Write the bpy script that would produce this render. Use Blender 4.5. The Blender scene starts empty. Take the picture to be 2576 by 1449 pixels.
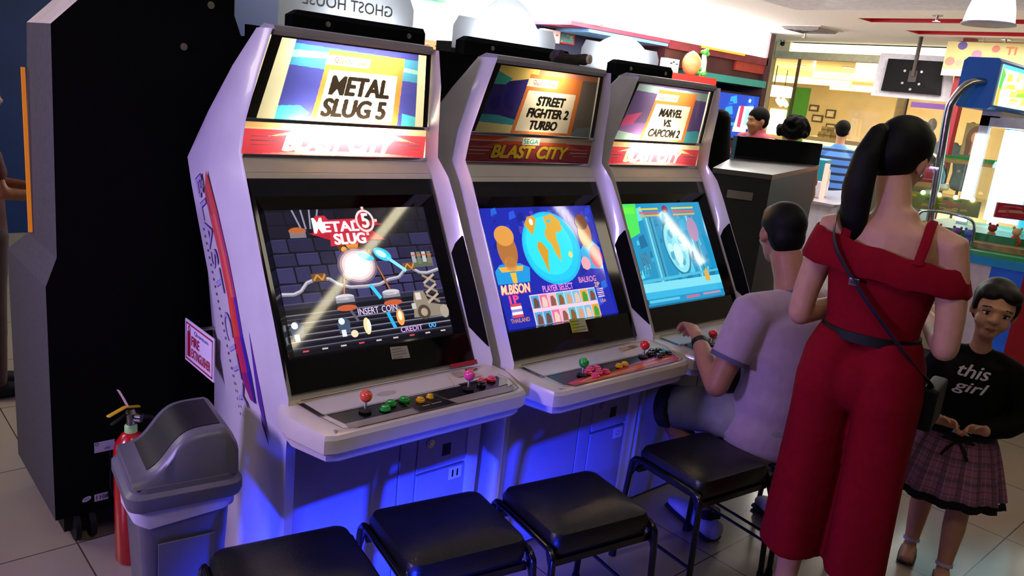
import bpy, bmesh, math, random
from mathutils import Vector, Matrix, Euler
R = random.Random(7)
S = bpy.context.scene
# ------------------------------------------------------------------ camera
cd = bpy.data.cameras.new('camera'); cam = bpy.data.objects.new('camera', cd); S.collection.objects.link(cam)
cd.sensor_width = 36.0; cd.lens = 36.0 * 1999.1 / 2576.0; cd.clip_start = 0.05; cd.clip_end = 80
YAW, PIT, ROL = 0.7521385, -0.2461759, 0.1054589
_f = Vector((math.sin(YAW) * math.cos(PIT), math.cos(YAW) * math.cos(PIT), math.sin(PIT)))
_r0 = Vector((math.cos(YAW), -math.sin(YAW), 0)); _u0 = _r0.cross(_f)
_r = _r0 * math.cos(ROL) + _u0 * math.sin(ROL); _u = _u0 * math.cos(ROL) - _r0 * math.sin(ROL)
cam.matrix_world = Matrix(((_r.x, _u.x, -_f.x, -1.3777), (_r.y, _u.y, -_f.y, -1.7416), (_r.z, _u.z, -_f.z, 1.7216), (0, 0, 0, 1)))
S.camera = cam
# ------------------------------------------------------------------ view, world
S.view_settings.view_transform = 'Standard'; S.view_settings.look = 'None'
S.view_settings.gamma = 1; S.view_settings.use_curve_mapping = False; S.view_settings.exposure = 0.0
W = bpy.data.worlds.new('world'); S.world = W; W.use_nodes = True
W.node_tree.nodes['Background'].inputs[0].default_value = (0.62, 0.58, 0.64, 1)
W.node_tree.nodes['Background'].inputs[1].default_value = 0.05
# ------------------------------------------------------------------ lamps of the hall and one added fill
def area(name, loc, target, size, power, col, size_y=None, spread=None):
    l = bpy.data.lights.new(name, 'AREA'); l.energy = power; l.color = col; l.size = size
    if size_y: l.shape = 'RECTANGLE'; l.size_y = size_y
    if spread: l.spread = spread
    o = bpy.data.objects.new(name, l); S.collection.objects.link(o); o.location = loc
    d = Vector(target) - Vector(loc); o.rotation_euler = d.to_track_quat('-Z', 'Y').to_euler()
    return o
area('violet_wash_light', (-3.6, 0.45, 2.0), (0.0, 0.45, 1.0), 0.5, 25, (0.50, 0.36, 1.0), spread=math.radians(80))
area('blue_floor_light', (-1.45, -1.15, 0.12), (0.15, 0.25, 0.02), 0.12, 30, (0.012, 0.03, 1.0), spread=math.radians(46))
area('hall_ceiling_light', (-0.55, -1.25, 2.72), (0.0, -0.6, 0), 1.2, 17, (1.0, 0.86, 0.64), 0.8)
area('far_hall_light', (8.6, 1.5, 2.92), (8.6, 1.6, 0), 3.0, 270, (1.0, 0.93, 0.86), 3.0)
area('stall_light', (5.5, 4.4, 2.9), (5.5, 5.5, 1.0), 5.0, 260, (1.0, 0.97, 0.95), 1.2)
area('shop_warm_light', (17.5, 7.5, 2.6), (18.5, 8.0, 0), 6.0, 2600, (1.0, 0.90, 0.66), 7.0)
area('prize_corner_fill', (5.2, 2.0, 2.73), (5.4, 1.6, 0), 1.6, 70, (1.0, 0.94, 0.88), 0.8)  # added fill, brightens the prize machine and the people near it
area('left_aisle_light', (-2.6, 2.8, 2.6), (-1.2, 2.0, 0.6), 1.2, 40, (1.0, 0.9, 0.72), 1.5)
# ------------------------------------------------------------------ helpers
def lin(c):
    if isinstance(c, str):
        c = tuple(int(c[i:i + 2], 16) / 255 for i in (0, 2, 4))
    else: c = tuple(v / 255 for v in c)
    return tuple(v / 12.92 if v <= .04045 else ((v + .055) / 1.055) ** 2.4 for v in c)
def newmat(name):
    m = bpy.data.materials.new(name); m.use_nodes = True
    return m, m.node_tree.nodes, m.node_tree.links, m.node_tree.nodes['Principled BSDF']
def mat(name, col, rough=.5, metal=0., spec=.5, emit=None, es=0., var=.10, vs=18., bump=0., bs=60., coat=0., sheen=0.):
    m, N, L, b = newmat(name); c = lin(col)
    b.inputs['Roughness'].default_value = rough; b.inputs['Metallic'].default_value = metal
    b.inputs['Specular IOR Level'].default_value = spec; b.inputs['Coat Weight'].default_value = coat
    if coat: b.inputs['Coat Roughness'].default_value = .05
    if sheen: b.inputs['Sheen Weight'].default_value = sheen
    tc = N.new('ShaderNodeTexCoord')
    if var:
        n = N.new('ShaderNodeTexNoise'); n.inputs['Scale'].default_value = vs; n.inputs['Detail'].default_value = 4
        L.new(tc.outputs['Object'], n.inputs['Vector'])
        r = N.new('ShaderNodeValToRGB'); r.color_ramp.elements[0].position = .3; r.color_ramp.elements[1].position = .7
        r.color_ramp.elements[0].color = tuple(v * (1 - var) for v in c) + (1,)
        r.color_ramp.elements[1].color = tuple(min(1, v * (1 + var)) for v in c) + (1,)
        L.new(n.outputs['Fac'], r.inputs[0]); L.new(r.outputs[0], b.inputs['Base Color'])
    else: b.inputs['Base Color'].default_value = c + (1,)
    if bump:
        n2 = N.new('ShaderNodeTexNoise'); n2.inputs['Scale'].default_value = bs; n2.inputs['Detail'].default_value = 3
        L.new(tc.outputs['Object'], n2.inputs['Vector'])
        bp = N.new('ShaderNodeBump'); bp.inputs['Strength'].default_value = bump; bp.inputs['Distance'].default_value = .01
        L.new(n2.outputs['Fac'], bp.inputs['Height']); L.new(bp.outputs[0], b.inputs['Normal'])
    if emit:
        b.inputs['Emission Color'].default_value = lin(emit) + (1,); b.inputs['Emission Strength'].default_value = es
    return m
def artmat(name, mode, strength=1., rough=.3, spec=.5):
    """colours of printed or displayed artwork come from the mesh's colour attribute"""
    m, N, L, b = newmat(name)
    a = N.new('ShaderNodeAttribute'); a.attribute_name = 'col'
    b.inputs['Roughness'].default_value = rough; b.inputs['Specular IOR Level'].default_value = spec
    if mode == 'screen':
        b.inputs['Base Color'].default_value = (.012, .012, .014, 1)
        L.new(a.outputs['Color'], b.inputs['Emission Color']); b.inputs['Emission Strength'].default_value = strength
    elif mode == 'print':
        L.new(a.outputs['Color'], b.inputs['Base Color'])
    elif mode == 'backlit':          # printed film that lets the tube behind it through
        L.new(a.outputs['Color'], b.inputs['Base Color'])
        t = N.new('ShaderNodeBsdfTranslucent'); L.new(a.outputs['Color'], t.inputs['Color'])
        x = N.new('ShaderNodeMixShader'); x.inputs[0].default_value = strength
        L.new(b.outputs[0], x.inputs[1]); L.new(t.outputs[0], x.inputs[2])
        L.new(x.outputs[0], N['Material Output'].inputs['Surface'])
    return m
def glassmat(name, tint, rough=.03, fac=.08, opaque=0.):
    """thin clear sheet: mostly lets the view through, mirrors a little"""
    m, N, L, b = newmat(name)
    t = N.new('ShaderNodeBsdfTransparent'); t.inputs['Color'].default_value = lin(tint) + (1,)
    g = N.new('ShaderNodeBsdfGlossy'); g.inputs['Roughness'].default_value = rough
    f = N.new('ShaderNodeFresnel'); f.inputs['IOR'].default_value = 1.45
    x = N.new('ShaderNodeMixShader'); L.new(f.outputs[0], x.inputs[0]); L.new(t.outputs[0], x.inputs[1]); L.new(g.outputs[0], x.inputs[2])
    L.new(x.outputs[0], N['Material Output'].inputs['Surface'])
    return m
def lamp_mat(name, col, es):
    return mat(name, col, emit=col, es=es, var=0)
def tag(o, label=None, cat=None, group=None, kind=None):
    if label: o['label'] = label
    if cat: o['category'] = cat
    if group: o['group'] = group
    if kind: o['kind'] = kind
    return o
def empty(name, loc=(0, 0, 0), rz=0., label=None, cat=None, group=None):
    o = bpy.data.objects.new(name, None); S.collection.objects.link(o); o.location = loc; o.rotation_euler = (0, 0, rz)
    o.empty_display_size = .05
    return tag(o, label, cat, group)
def link(name, me, m, parent=None, loc=None):
    o = bpy.data.objects.new(name, me); S.collection.objects.link(o)
    for x in (m if isinstance(m, (list, tuple)) else [m]): me.materials.append(x)
    if parent: o.parent = parent
    if loc: o.location = loc
    return o
def obj(name, bm, m, parent=None, loc=None, smooth=False, bevel=0., sub=0):
    if bevel:
        es = [e for e in bm.edges if len(e.link_faces) == 2 and e.calc_face_angle(0) > .5]
        bmesh.ops.bevel(bm, geom=es, offset=bevel, segments=3, profile=.6, affect='EDGES', clamp_overlap=True)
    bmesh.ops.recalc_face_normals(bm, faces=bm.faces)
    me = bpy.data.meshes.new(name); bm.to_mesh(me); bm.free()
    if smooth or bevel:
        for p in me.polygons: p.use_smooth = True
    o = link(name, me, m, parent, loc)
    if sub:
        sm = o.modifiers.new('smooth', 'SUBSURF'); sm.levels = sub; sm.render_levels = sub
    if (smooth or bevel) and not sub: smooth_angle(o)
    return o
def smooth_angle(o, ang=.7):
    me = o.data
    b = bmesh.new(); b.from_mesh(me)
    for e in b.edges:
        e.smooth = not (len(e.link_faces) == 2 and e.calc_face_angle(0) > ang)
    b.to_mesh(me); b.free()
def BM(): return bmesh.new()
def box(bm, c, s, rz=0., mt=None):
    M = Matrix.Translation(c) @ Matrix.Rotation(rz, 4, 'Z') @ Matrix.Diagonal((s[0], s[1], s[2], 1))
    if mt: M = mt @ M
    return bmesh.ops.create_cube(bm, size=1, matrix=M)['verts']
def box2(bm, a, b):
    return box(bm, [(a[i] + b[i]) / 2 for i in range(3)], [abs(b[i] - a[i]) for i in range(3)])
def cyl(bm, a, b, r, r2=None, n=20):
    a = Vector(a); b = Vector(b); d = b - a
    M = Matrix.Translation((a + b) / 2) @ d.to_track_quat('Z', 'Y').to_matrix().to_4x4()
    bmesh.ops.create_cone(bm, cap_ends=True, segments=n, radius1=r, radius2=r if r2 is None else r2, depth=d.length, matrix=M)
def ell(bm, c, r, rot=None, n=20):
    M = Matrix.Translation(c) @ (rot.to_matrix().to_4x4() if rot else Matrix.Identity(4)) @ Matrix.Diagonal((r[0], r[1], r[2], 1))
    bmesh.ops.create_uvsphere(bm, u_segments=n, v_segments=max(8, n // 2), radius=1, matrix=M)
def lathe(bm, prof, c=(0, 0, 0), n=28):
    rings = []
    for r, z in prof:
        rings.append([bm.verts.new((c[0] + r * math.cos(2 * math.pi * i / n), c[1] + r * math.sin(2 * math.pi * i / n), c[2] + z)) for i in range(n)])
    for a, b in zip(rings, rings[1:]):
        for i in range(n): bm.faces.new((a[i], a[(i + 1) % n], b[(i + 1) % n], b[i]))
    bm.faces.new(rings[0][::-1]); bm.faces.new(rings[-1])
def prism(bm, pts, a, b, ax=0):
    """closed outline pts swept from a to b along axis ax"""
    def v(p, t):
        q = list(p); q.insert(ax, t); return q
    A = [bm.verts.new(v(p, a)) for p in pts]; B = [bm.verts.new(v(p, b)) for p in pts]
    n = len(pts)
    bm.faces.new(A[::-1]); bm.faces.new(B)
    for i in range(n): bm.faces.new((A[i], A[(i + 1) % n], B[(i + 1) % n], B[i]))
def loft(bm, loops, cap=True, closed=True):
    V = [[bm.verts.new(p) for p in l] for l in loops]
    for a, b in zip(V, V[1:]):
        n = len(a)
        for i in range(n if closed else n - 1): bm.faces.new((a[i], a[(i + 1) % n], b[(i + 1) % n], b[i]))
    if cap and closed:
        bm.faces.new(V[0][::-1]); bm.faces.new(V[-1])
    return V
def limb(bm, pts, rads, n=14, side=None, cap=True):
    """tube through pts with a radius (or half-axes a,b) at each; rounded ends"""
    P = [Vector(p) for p in pts]; Q = [(r, r) if not isinstance(r, (tuple, list)) else r for r in rads]
    if cap:
        d0 = (P[0] - P[1]).normalized(); d1 = (P[-1] - P[-2]).normalized(); r0 = min(Q[0]); r1 = min(Q[-1])
        P = [P[0] + d0 * r0 * .8, P[0] + d0 * r0 * .5] + P + [P[-1] + d1 * r1 * .5, P[-1] + d1 * r1 * .8]
        f = lambda q, s: (q[0] * s, q[1] * s)
        Q = [f(Q[0], .35), f(Q[0], .8)] + Q + [f(Q[-1], .8), f(Q[-1], .35)]
    loops = []; s = Vector(side) if side else None
    for i, p in enumerate(P):
        t = (P[min(i + 1, len(P) - 1)] - P[max(i - 1, 0)]).normalized()
        if s is None: s = t.orthogonal()
        s = (s - t * s.dot(t))
        if s.length < 1e-4: s = t.orthogonal()
        s = s.normalized(); b = t.cross(s)
        a_, b_ = Q[i]
        loops.append([p + s * (a_ * math.cos(2 * math.pi * k / n)) + b * (b_ * math.sin(2 * math.pi * k / n)) for k in range(n)])
    return loft(bm, loops)
def smoothpath(pts, n=6):
    P = [Vector(p) for p in pts]; out = []
    for i in range(len(P) - 1):
        p0 = P[max(i - 1, 0)]; p1 = P[i]; p2 = P[i + 1]; p3 = P[min(i + 2, len(P) - 1)]
        for k in range(n):
            t = k / n
            out.append(.5 * ((2 * p1) + (p2 - p0) * t + (2 * p0 - 5 * p1 + 4 * p2 - p3) * t * t + (3 * p1 - p0 - 3 * p2 + p3) * t ** 3))
    out.append(P[-1]); return out
def tube(bm, pts, r, n=10, k=6):
    q = smoothpath(pts, k); limb(bm, q, [r] * len(q), n=n, cap=False)
def fuse(name, bm, m, parent, voxel=.01, smooth=4, fac=.5, loc=None):
    """overlapping closed shapes grown into one continuous skin"""
    bmesh.ops.recalc_face_normals(bm, faces=bm.faces)
    me = bpy.data.meshes.new(name); bm.to_mesh(me); bm.free()
    t = bpy.data.objects.new('t', me); S.collection.objects.link(t)
    r = t.modifiers.new('r', 'REMESH'); r.mode = 'VOXEL'; r.voxel_size = voxel
    if smooth:
        s = t.modifiers.new('s', 'SMOOTH'); s.factor = fac; s.iterations = smooth
    dg = bpy.context.evaluated_depsgraph_get(); dg.update()
    nm = bpy.data.meshes.new_from_object(t.evaluated_get(dg)); nm.materials.clear()
    bpy.data.objects.remove(t); nm.name = name
    for p in nm.polygons: p.use_smooth = True
    return link(name, nm, m, parent, loc)
# ------------------------------------------------------------------ flat artwork (signs, screens, stickers)
FONT = None
def text_tris(s, off=0., shear=0., spacing=1.):
    cu = bpy.data.curves.new('t', 'FONT'); cu.body = s; cu.size = 1; cu.offset = off; cu.shear = shear; cu.align_x = 'LEFT'
    cu.space_character = spacing; cu.space_line = .95; cu.resolution_u = 4
    o = bpy.data.objects.new('t', cu); S.collection.objects.link(o)
    dg = bpy.context.evaluated_depsgraph_get(); dg.update()
    me = bpy.data.meshes.new_from_object(o.evaluated_get(dg))
    V = [(v.co.x, v.co.y) for v in me.vertices]; F = [tuple(p.vertices) for p in me.polygons]
    bpy.data.objects.remove(o); bpy.data.curves.remove(cu); bpy.data.meshes.remove(me)
    return V, F
class Art:
    def __init__(s): s.f = []
    def poly(s, pts, col, l=0): s.f.append((pts, lin(col) if not isinstance(col[0], float) else tuple(col), l)); return s
    def rect(s, x0, y0, x1, y1, col, l=0): return s.poly([(x0, y0), (x1, y0), (x1, y1), (x0, y1)], col, l)
    def ell(s, cx, cy, rx, ry, col, l=0, n=28, a0=0., a1=2 * math.pi, rot=0.):
        p = []
        for i in range(n):
            a = a0 + (a1 - a0) * i / (n if a1 - a0 > 6.28 else n - 1); u, v = rx * math.cos(a), ry * math.sin(a)
            p.append((cx + u * math.cos(rot) - v * math.sin(rot), cy + u * math.sin(rot) + v * math.cos(rot)))
        return s.poly(p, col, l)
    def ring(s, cx, cy, rx, ry, w, col, l=0, n=32):
        for i in range(n):
            a, b = 2 * math.pi * i / n, 2 * math.pi * (i + 1) / n
            s.poly([(cx + rx * math.cos(a), cy + ry * math.sin(a)), (cx + rx * math.cos(b), cy + ry * math.sin(b)),
                    (cx + (rx - w) * math.cos(b), cy + (ry - w) * math.sin(b)), (cx + (rx - w) * math.cos(a), cy + (ry - w) * math.sin(a))], col, l)
        return s
    def line(s, pts, w, col, l=0):
        for (x0, y0), (x1, y1) in zip(pts, pts[1:]):
            d = math.hypot(x1 - x0, y1 - y0) or 1; nx, ny = -(y1 - y0) / d * w / 2, (x1 - x0) / d * w / 2
            s.poly([(x0 + nx, y0 + ny), (x0 - nx, y0 - ny), (x1 - nx, y1 - ny), (x1 + nx, y1 + ny)], col, l)
        return s
    def text(s, x, y, w, h, t, col, l=1, off=.012, shear=0., spacing=1., rot=0., bold=0.):
        """t fitted to the box w x h whose lower left corner is x, y; rot turns it about that corner"""
        V, F = text_tris(t, off, shear, spacing)
        x0, x1 = min(v[0] for v in V), max(v[0] for v in V); y0, y1 = min(v[1] for v in V), max(v[1] for v in V)
        c_, s_ = math.cos(rot), math.sin(rot)
        def T(v):
            a = (v[0] - x0) / (x1 - x0) * w; b = (v[1] - y0) / (y1 - y0) * h
            return (x + a * c_ - b * s_, y + a * s_ + b * c_)
        for dx, dy in ([(0, 0)] if not bold else [(0, 0), (-bold, 0), (bold, 0), (0, bold * .6), (0, -bold * .6), (bold * .7, bold * .4), (-bold * .7, -bold * .4), (bold * .7, -bold * .4), (-bold * .7, bold * .4)]):
            for f in F: s.poly([(T(V[i])[0] + dx, T(V[i])[1] + dy) for i in f], col, l)
        return s
    def raster(s, name, m, parent, mp, x0, y0, x1, y1, cell):
        """one sheet of small cells, each with the colour printed on top there, so light from behind passes one film only"""
        import numpy as np
        nx, ny = int((x1 - x0) / cell), int((y1 - y0) / cell); cx = x0 + (np.arange(nx) + .5) * (x1 - x0) / nx; cy = y0 + (np.arange(ny) + .5) * (y1 - y0) / ny
        C = np.zeros((ny, nx, 3))
        for pts, col, l in sorted(s.f, key=lambda q: q[2]):
            P = np.array(pts); i0, i1 = np.searchsorted(cx, P[:, 0].min()), np.searchsorted(cx, P[:, 0].max()); j0, j1 = np.searchsorted(cy, P[:, 1].min()), np.searchsorted(cy, P[:, 1].max())
            if i1 <= i0 or j1 <= j0: continue
            X, Y = np.meshgrid(cx[i0:i1], cy[j0:j1]); ins = np.zeros(X.shape, bool); n = len(P)
            for a in range(n):
                (xa, ya), (xb, yb) = P[a], P[(a + 1) % n]
                if ya == yb: continue
                ins ^= ((ya > Y) != (yb > Y)) & (X < (xb - xa) * (Y - ya) / (yb - ya) + xa)
            C[j0:j1, i0:i1][ins] = col
        vs = [mp(x0 + (x1 - x0) * i / nx, y0 + (y1 - y0) * j / ny, 0) for j in range(ny + 1) for i in range(nx + 1)]
        fs = [(j * (nx + 1) + i, j * (nx + 1) + i + 1, (j + 1) * (nx + 1) + i + 1, (j + 1) * (nx + 1) + i) for j in range(ny) for i in range(nx)]
        me = bpy.data.meshes.new(name); me.from_pydata(vs, [], fs); ca = me.color_attributes.new('col', 'FLOAT_COLOR', 'CORNER')
        cc = np.ones((nx * ny, 4, 4), dtype=np.float32); cc[:, :, :3] = C.reshape(-1, 1, 3); ca.data.foreach_set('color', cc.ravel())
        return link(name, me, m, parent)
    def build(s, name, m, parent=None, mp=None, step=.0005, loc=None):
        """mp maps (u, v, height) to a point"""
        mp = mp or (lambda u, v, h: (u, v, h))
        vs, fs, cs = [], [], []
        for pts, col, l in s.f:
            b = len(vs); vs += [mp(p[0], p[1], l * step) for p in pts]; fs.append(tuple(range(b, b + len(pts)))); cs.append(col)
        me = bpy.data.meshes.new(name); me.from_pydata(vs, [], fs)
        ca = me.color_attributes.new('col', 'FLOAT_COLOR', 'CORNER')
        for p, c in zip(me.polygons, cs):
            for li in p.loop_indices: ca.data[li].color = (c[0], c[1], c[2], 1)
        return link(name, me, m, parent, loc)
def plane_map(o, u, v):
    o = Vector(o); u = Vector(u); v = Vector(v); n = u.cross(v).normalized()
    return lambda a, b, h: o + u * a + v * b + n * h
def copy_tree(o, parent=None):
    c = o.copy(); S.collection.objects.link(c)
    if parent: c.parent = parent
    for ch in list(o.children): copy_tree(ch, c)
    return c
# ------------------------------------------------------------------ common materials
M = {}
M['white'] = mat('cabinet_white', 'c9c6c4', .28, var=.05, vs=9, coat=.35)
M['white2'] = mat('base_white', '9a96a2', .4, var=.06, vs=9)
M['black'] = mat('black_board', '050505', .8, spec=.08, var=.2)
M['gloss'] = mat('gloss_black', '050506', .06, spec=.5, var=0)
M['matblack'] = mat('matt_black', '0a0a0b', .6, spec=.3, var=.1)
M['grayside'] = mat('dark_grey_laminate', '4a4945', .7, spec=.2, var=.12, vs=60)
M['chrome'] = mat('chrome', 'c8c8cc', .15, metal=1, var=0)
M['steel'] = mat('steel', '9a968f', .32, metal=1, var=.05)
M['seam'] = mat('seam_dark', '1a1a1c', .6, var=0)
M['print'] = artmat('printed_sheet', 'print', rough=.35)
M['screen'] = artmat('screen_picture', 'screen', 1.15, rough=.05)
M['film'] = artmat('backlit_film', 'backlit', .6, rough=.12)
M['glow'] = artmat('lightbox_picture', 'screen', 2.2, rough=.2)
M['glass'] = glassmat('clear_sheet', 'f4f6f6')
M['tube'] = lamp_mat('fluorescent_tube_warm', 'fff2c8', 15)
# ------------------------------------------------------------------ room
def tilemat():
    m, N, L, b = newmat('floor_tiles')
    tc = N.new('ShaderNodeTexCoord'); mp = N.new('ShaderNodeMapping'); L.new(tc.outputs['Object'], mp.inputs['Vector'])
    mp.inputs['Location'].default_value = (.735, -1.055, 0); 
    br = N.new('ShaderNodeTexBrick'); br.offset = 0; br.squash = 1
    br.inputs['Scale'].default_value = 1; br.inputs['Brick Width'].default_value = .651; br.inputs['Row Height'].default_value = .672
    br.inputs['Mortar Size'].default_value = .0028; br.inputs['Mortar Smooth'].default_value = .1; br.inputs['Bias'].default_value = 0
    br.inputs['Color1'].default_value = lin('a99d88') + (1,); br.inputs['Color2'].default_value = lin('a29681') + (1,); br.inputs['Mortar'].default_value = lin('4e463c') + (1,)
    L.new(mp.outputs[0], br.inputs['Vector'])
    n = N.new('ShaderNodeTexNoise'); n.inputs['Scale'].default_value = 3; n.inputs['Detail'].default_value = 5; L.new(tc.outputs['Object'], n.inputs['Vector'])
    mx = N.new('ShaderNodeMix'); mx.data_type = 'RGBA'; mx.blend_type = 'MULTIPLY'; mx.inputs[0].default_value = .25
    L.new(br.outputs['Color'], mx.inputs[6]); L.new(n.outputs['Color'], mx.inputs[7]); L.new(mx.outputs[2], b.inputs['Base Color'])
    b.inputs['Roughness'].default_value = .16; b.inputs['Specular IOR Level'].default_value = .5
    return m
def struct(name, bm, m, **k): return tag(obj(name, bm, m, **k), kind='structure')
b = BM(); box2(b, (-5, -6, -.1), (12, 6.4, 0)); struct('floor', b, tilemat())
b = BM(); box2(b, (12, -10, -.1), (24.1, 18, 0)); struct('floor_shop', b, mat('shop_floor', 'b8a27c', .25))
CEIL = mat('ceiling_paint', 'e8e4e2', .8, var=.03)
b = BM()
# ceiling with three red lined light troughs cut in on the right
sl = [(8.75, 9.15, -4, 3.3), (9.95, 10.4, -4, 3.2), (11.1, 11.5, -4, 2.95)]
xs = -5.
for x0, x1, y0, y1 in sl:
    box2(b, (xs, -6, 3.0), (x0, 6.4, 3.12)); box2(b, (x0, y1, 3.0), (x1, 6.4, 3.12)); box2(b, (x0, -6, 3.0), (x1, y0, 3.12)); xs = x1
box2(b, (xs, -6, 3.0), (12, 6.4, 3.12)); struct('ceiling', b, CEIL)
RED = mat('trough_red', 'c01c2a', .5, var=.05)
for i, (x0, x1, y0, y1) in enumerate(sl):
    b = BM(); box2(b, (x0 - .01, y0, 3.121), (x1 + .01, y1 + .01, 3.25)); box2(b, (x1 - .012, y0, 3.001), (x1 - .002, y1, 3.24))
    box2(b, (x0 + .002, y1 - .012, 3.001), (x1 - .012, y1 - .002, 3.24)); box2(b, (x0 + .002, y0, 3.001), (x0 + .012, y1 - .013, 3.24)); struct('trim_%d' % (i + 1), b, RED)
b = BM(); box2(b, (-5, -6, 2.75), (6.2, 2.68, 2.999)); struct('ceiling_soffit', b, mat('soffit_paint', 'e4e0ea', .7))
b = BM(); box2(b, (-5, 6.4, 0), (2.55, 6.5, 3.0)); struct('wall_back', b, mat('blue_wall', '06285e', .45, var=.15, vs=2))
b = BM(); box2(b, (2.55, 6.4, 0), (12, 6.5, 3.0)); struct('wall_back_stall', b, mat('pale_blue_wall', '86c0e0', .5, var=.05))
b = BM(); box2(b, (12, 6.34, 0), (12.12, 6.5, 3.0)); struct('trim_5', b, mat('mullion_cream', 'd9cfa8', .5))
b = BM(); box2(b, (-5.1, -6, 0), (-5, 6.4, 3)); struct('wall_left', b, mat('left_wall', '26355e', .6))
# shop front beyond the hall: head beam with cove light, clear glazing, deep room behind
CREAM = mat('shop_cream', 'ecdfb8', .7, var=.04)
b = BM(); box2(b, (12.02, -6, 2.72), (12.25, 6.33, 2.84)); struct('trim_6', b, mat('fascia_green_grey', 'c4c4a4', .6))
b = BM(); box2(b, (12.02, 6.06, 2.841), (12.25, 6.33, 2.999)); struct('trim_10', b, CREAM)
b = BM(); box2(b, (12.05, -6, 2.845), (12.2, 6.05, 2.985)); tag(obj('cove_light', b, lamp_mat('cove_white', 'fff6c0', 2.4)), 'long cream lit cove strip above the shop front under the ceiling edge', 'light')
b = BM(); box2(b, (12.1, -6, .02), (12.112, 6.33, 2.72)); struct('window_1', b, M['glass'])
b = BM()
for y in (5.86, 3.86, 1.6, -.8): box2(b, (12.08, y, 0), (12.15, y + .025, 2.72))
struct('trim_7', b, mat('mullion_brown', '6a5a44', .5))
b = BM(); box2(b, (24, -10, 0), (24.1, 18, 3.3)); struct('wall_shop', b, mat('shop_beige_wall', 'd2bd8a', .6, var=.08, vs=1.5))
b = BM(); box2(b, (12.25, -10, 2.78), (24, 18, 2.86)); struct('ceiling_shop', b, CREAM)
b = BM(); box2(b, (12.1, 17.9, 0), (24, 18, 2.78)); struct('wall_shop_side', b, CREAM)
def back(y, z):
    "a point seen on a wall at x = 16.9 carried straight on to the wall at x = 24"
    k = 25.35 / 18.28; return -1.742 + (y + 1.742) * k, 1.722 + (z - 1.722) * k
# ------------------------------------------------------------------ white upright arcade cabinets
BT = Vector((0, .337, .586)).normalized(); BN = Vector((0, -BT.z, BT.y))          # up along the bezel, out of the bezel
BO = Vector((0, .254, .794))
def bez(u, v, h=0.): return BO + Vector((u, 0, 0)) + BT * v + BN * h
# per height: front inner y, inner half width, outer half width, forward reach of outer edge, crease y, rear y, rear half width
ST = [(.0, .235, .335, .375, .015, .60, .93, .30), (.62, .235, .335, .382, .02, .60, .93, .30), (.72, .240, .340, .386, .04, .64, .935, .30), (.80, .258, .345, .388, .06, .68, .945, .305),
      (1.0, .372, .346, .388, .068, .755, .965, .315), (1.2, .488, .347, .387, .07, .87, .985, .33), (1.30, .545, .348, .385, .072, .93, 1.0, .345), (1.385, .594, .349, .382, .07, .975, 1.018, .362),
      (1.45, .640, .347, .372, .055, .90, .955, .362), (1.55, .632, .338, .362, .053, .84, .873, .352), (1.7, .600, .312, .336, .05, .725, .75, .327), (1.816, .572, .285, .306, .035, .625, .645, .300)]
def side_panel(sg):
    b = BM(); loops = []
    for z, yf, wi, wo, fw, yc, yr, wr in ST:
        loops.append([(sg * wi, yf + .02, z), (sg * wi, yf, z), (sg * (wo - .006), yf - fw, z), (sg * wo, yf - fw + .014, z), (sg * wo, yc, z), (sg * wr, yr, z), (sg * (wr - .06), yr, z)])
    loft(b, loops); return b
def center_body():
    b = BM(); prof = [(.25, .02), (.25, .70), (.262, .79), (.345, .80), (.655, 1.37), (.71, 1.43), (.70, 1.55), (.66, 1.805), (.655, 1.812), (.90, 1.43), (.99, 1.36), (.965, 1.25), (.92, .6), (.92, .02)]
    n = len(prof); hw = [.338, .338, .345, .345, .348, .346, .335, .285, .285, .345, .345, .315, .28, .28]
    A = [b.verts.new((-w, y, z)) for (y, z), w in zip(prof, hw)]; B = [b.verts.new((w, y, z)) for (y, z), w in zip(prof, hw)]
    for i in range(n): b.faces.new((A[i], A[(i + 1) % n], B[(i + 1) % n], B[i]))
    from mathutils.geometry import tessellate_polygon
    for t in tessellate_polygon([[Vector((0, y, z)) for y, z in prof]]):
        b.faces.new([A[i] for i in t]); b.faces.new([B[i] for i in t][::-1])
    return b
def bezel_bm():
    b = BM(); o = .344
    rings = [[(-o, -.006), (o, -.006), (o, .687), (-o, .687)], [(-.334, .094), (.334, .094), (.334, .606), (-.334, .606)], [(-.302, .105), (.302, .105), (.302, .572), (-.302, .572)]]
    hs = [0, .004, -.026]
    V = [[b.verts.new(bez(u, v, h)) for u, v in r] for r, h in zip(rings, hs)]
    back = [b.verts.new(bez(u, v, -.05)) for u, v in rings[0]]
    for a, c in zip([back] + V, V):
        for i in range(4): b.faces.new((a[i], a[(i + 1) % 4], c[(i + 1) % 4], c[i]))
    return b
def panel_outline(g=0.):
    return [(-.40 + g, .225), (-.412 + g, .145), (-.375 + g, .0 + g), (-.345 + g, -.012 + g), (.335 - g, -.012 + g), (.365 - g, .0 + g), (.412 - g, .145), (.40 - g, .225)]
def panel_bm():
    b = BM(); loops = []
    for g, z0, z1 in ((.040, .672, .672), (.024, .675, .676), (.016, .682, .683), (.014, .704, .705), (.030, .7045, .7055), (.030, .7085, .7095), (.002, .709, .710), (.0, .713, .714), (.0, .752, .758), (.006, .764, .775), (.02, .766, .781), (.045, .766, .782)):
        loops.append([(x, y if y > .2 else y, z0 + (z1 - z0) * (y / .225)) for x, y in panel_outline(g)])
    loft(b, loops); return b
def cab_top(x, y): return .766 + .016 * y / .225
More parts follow.
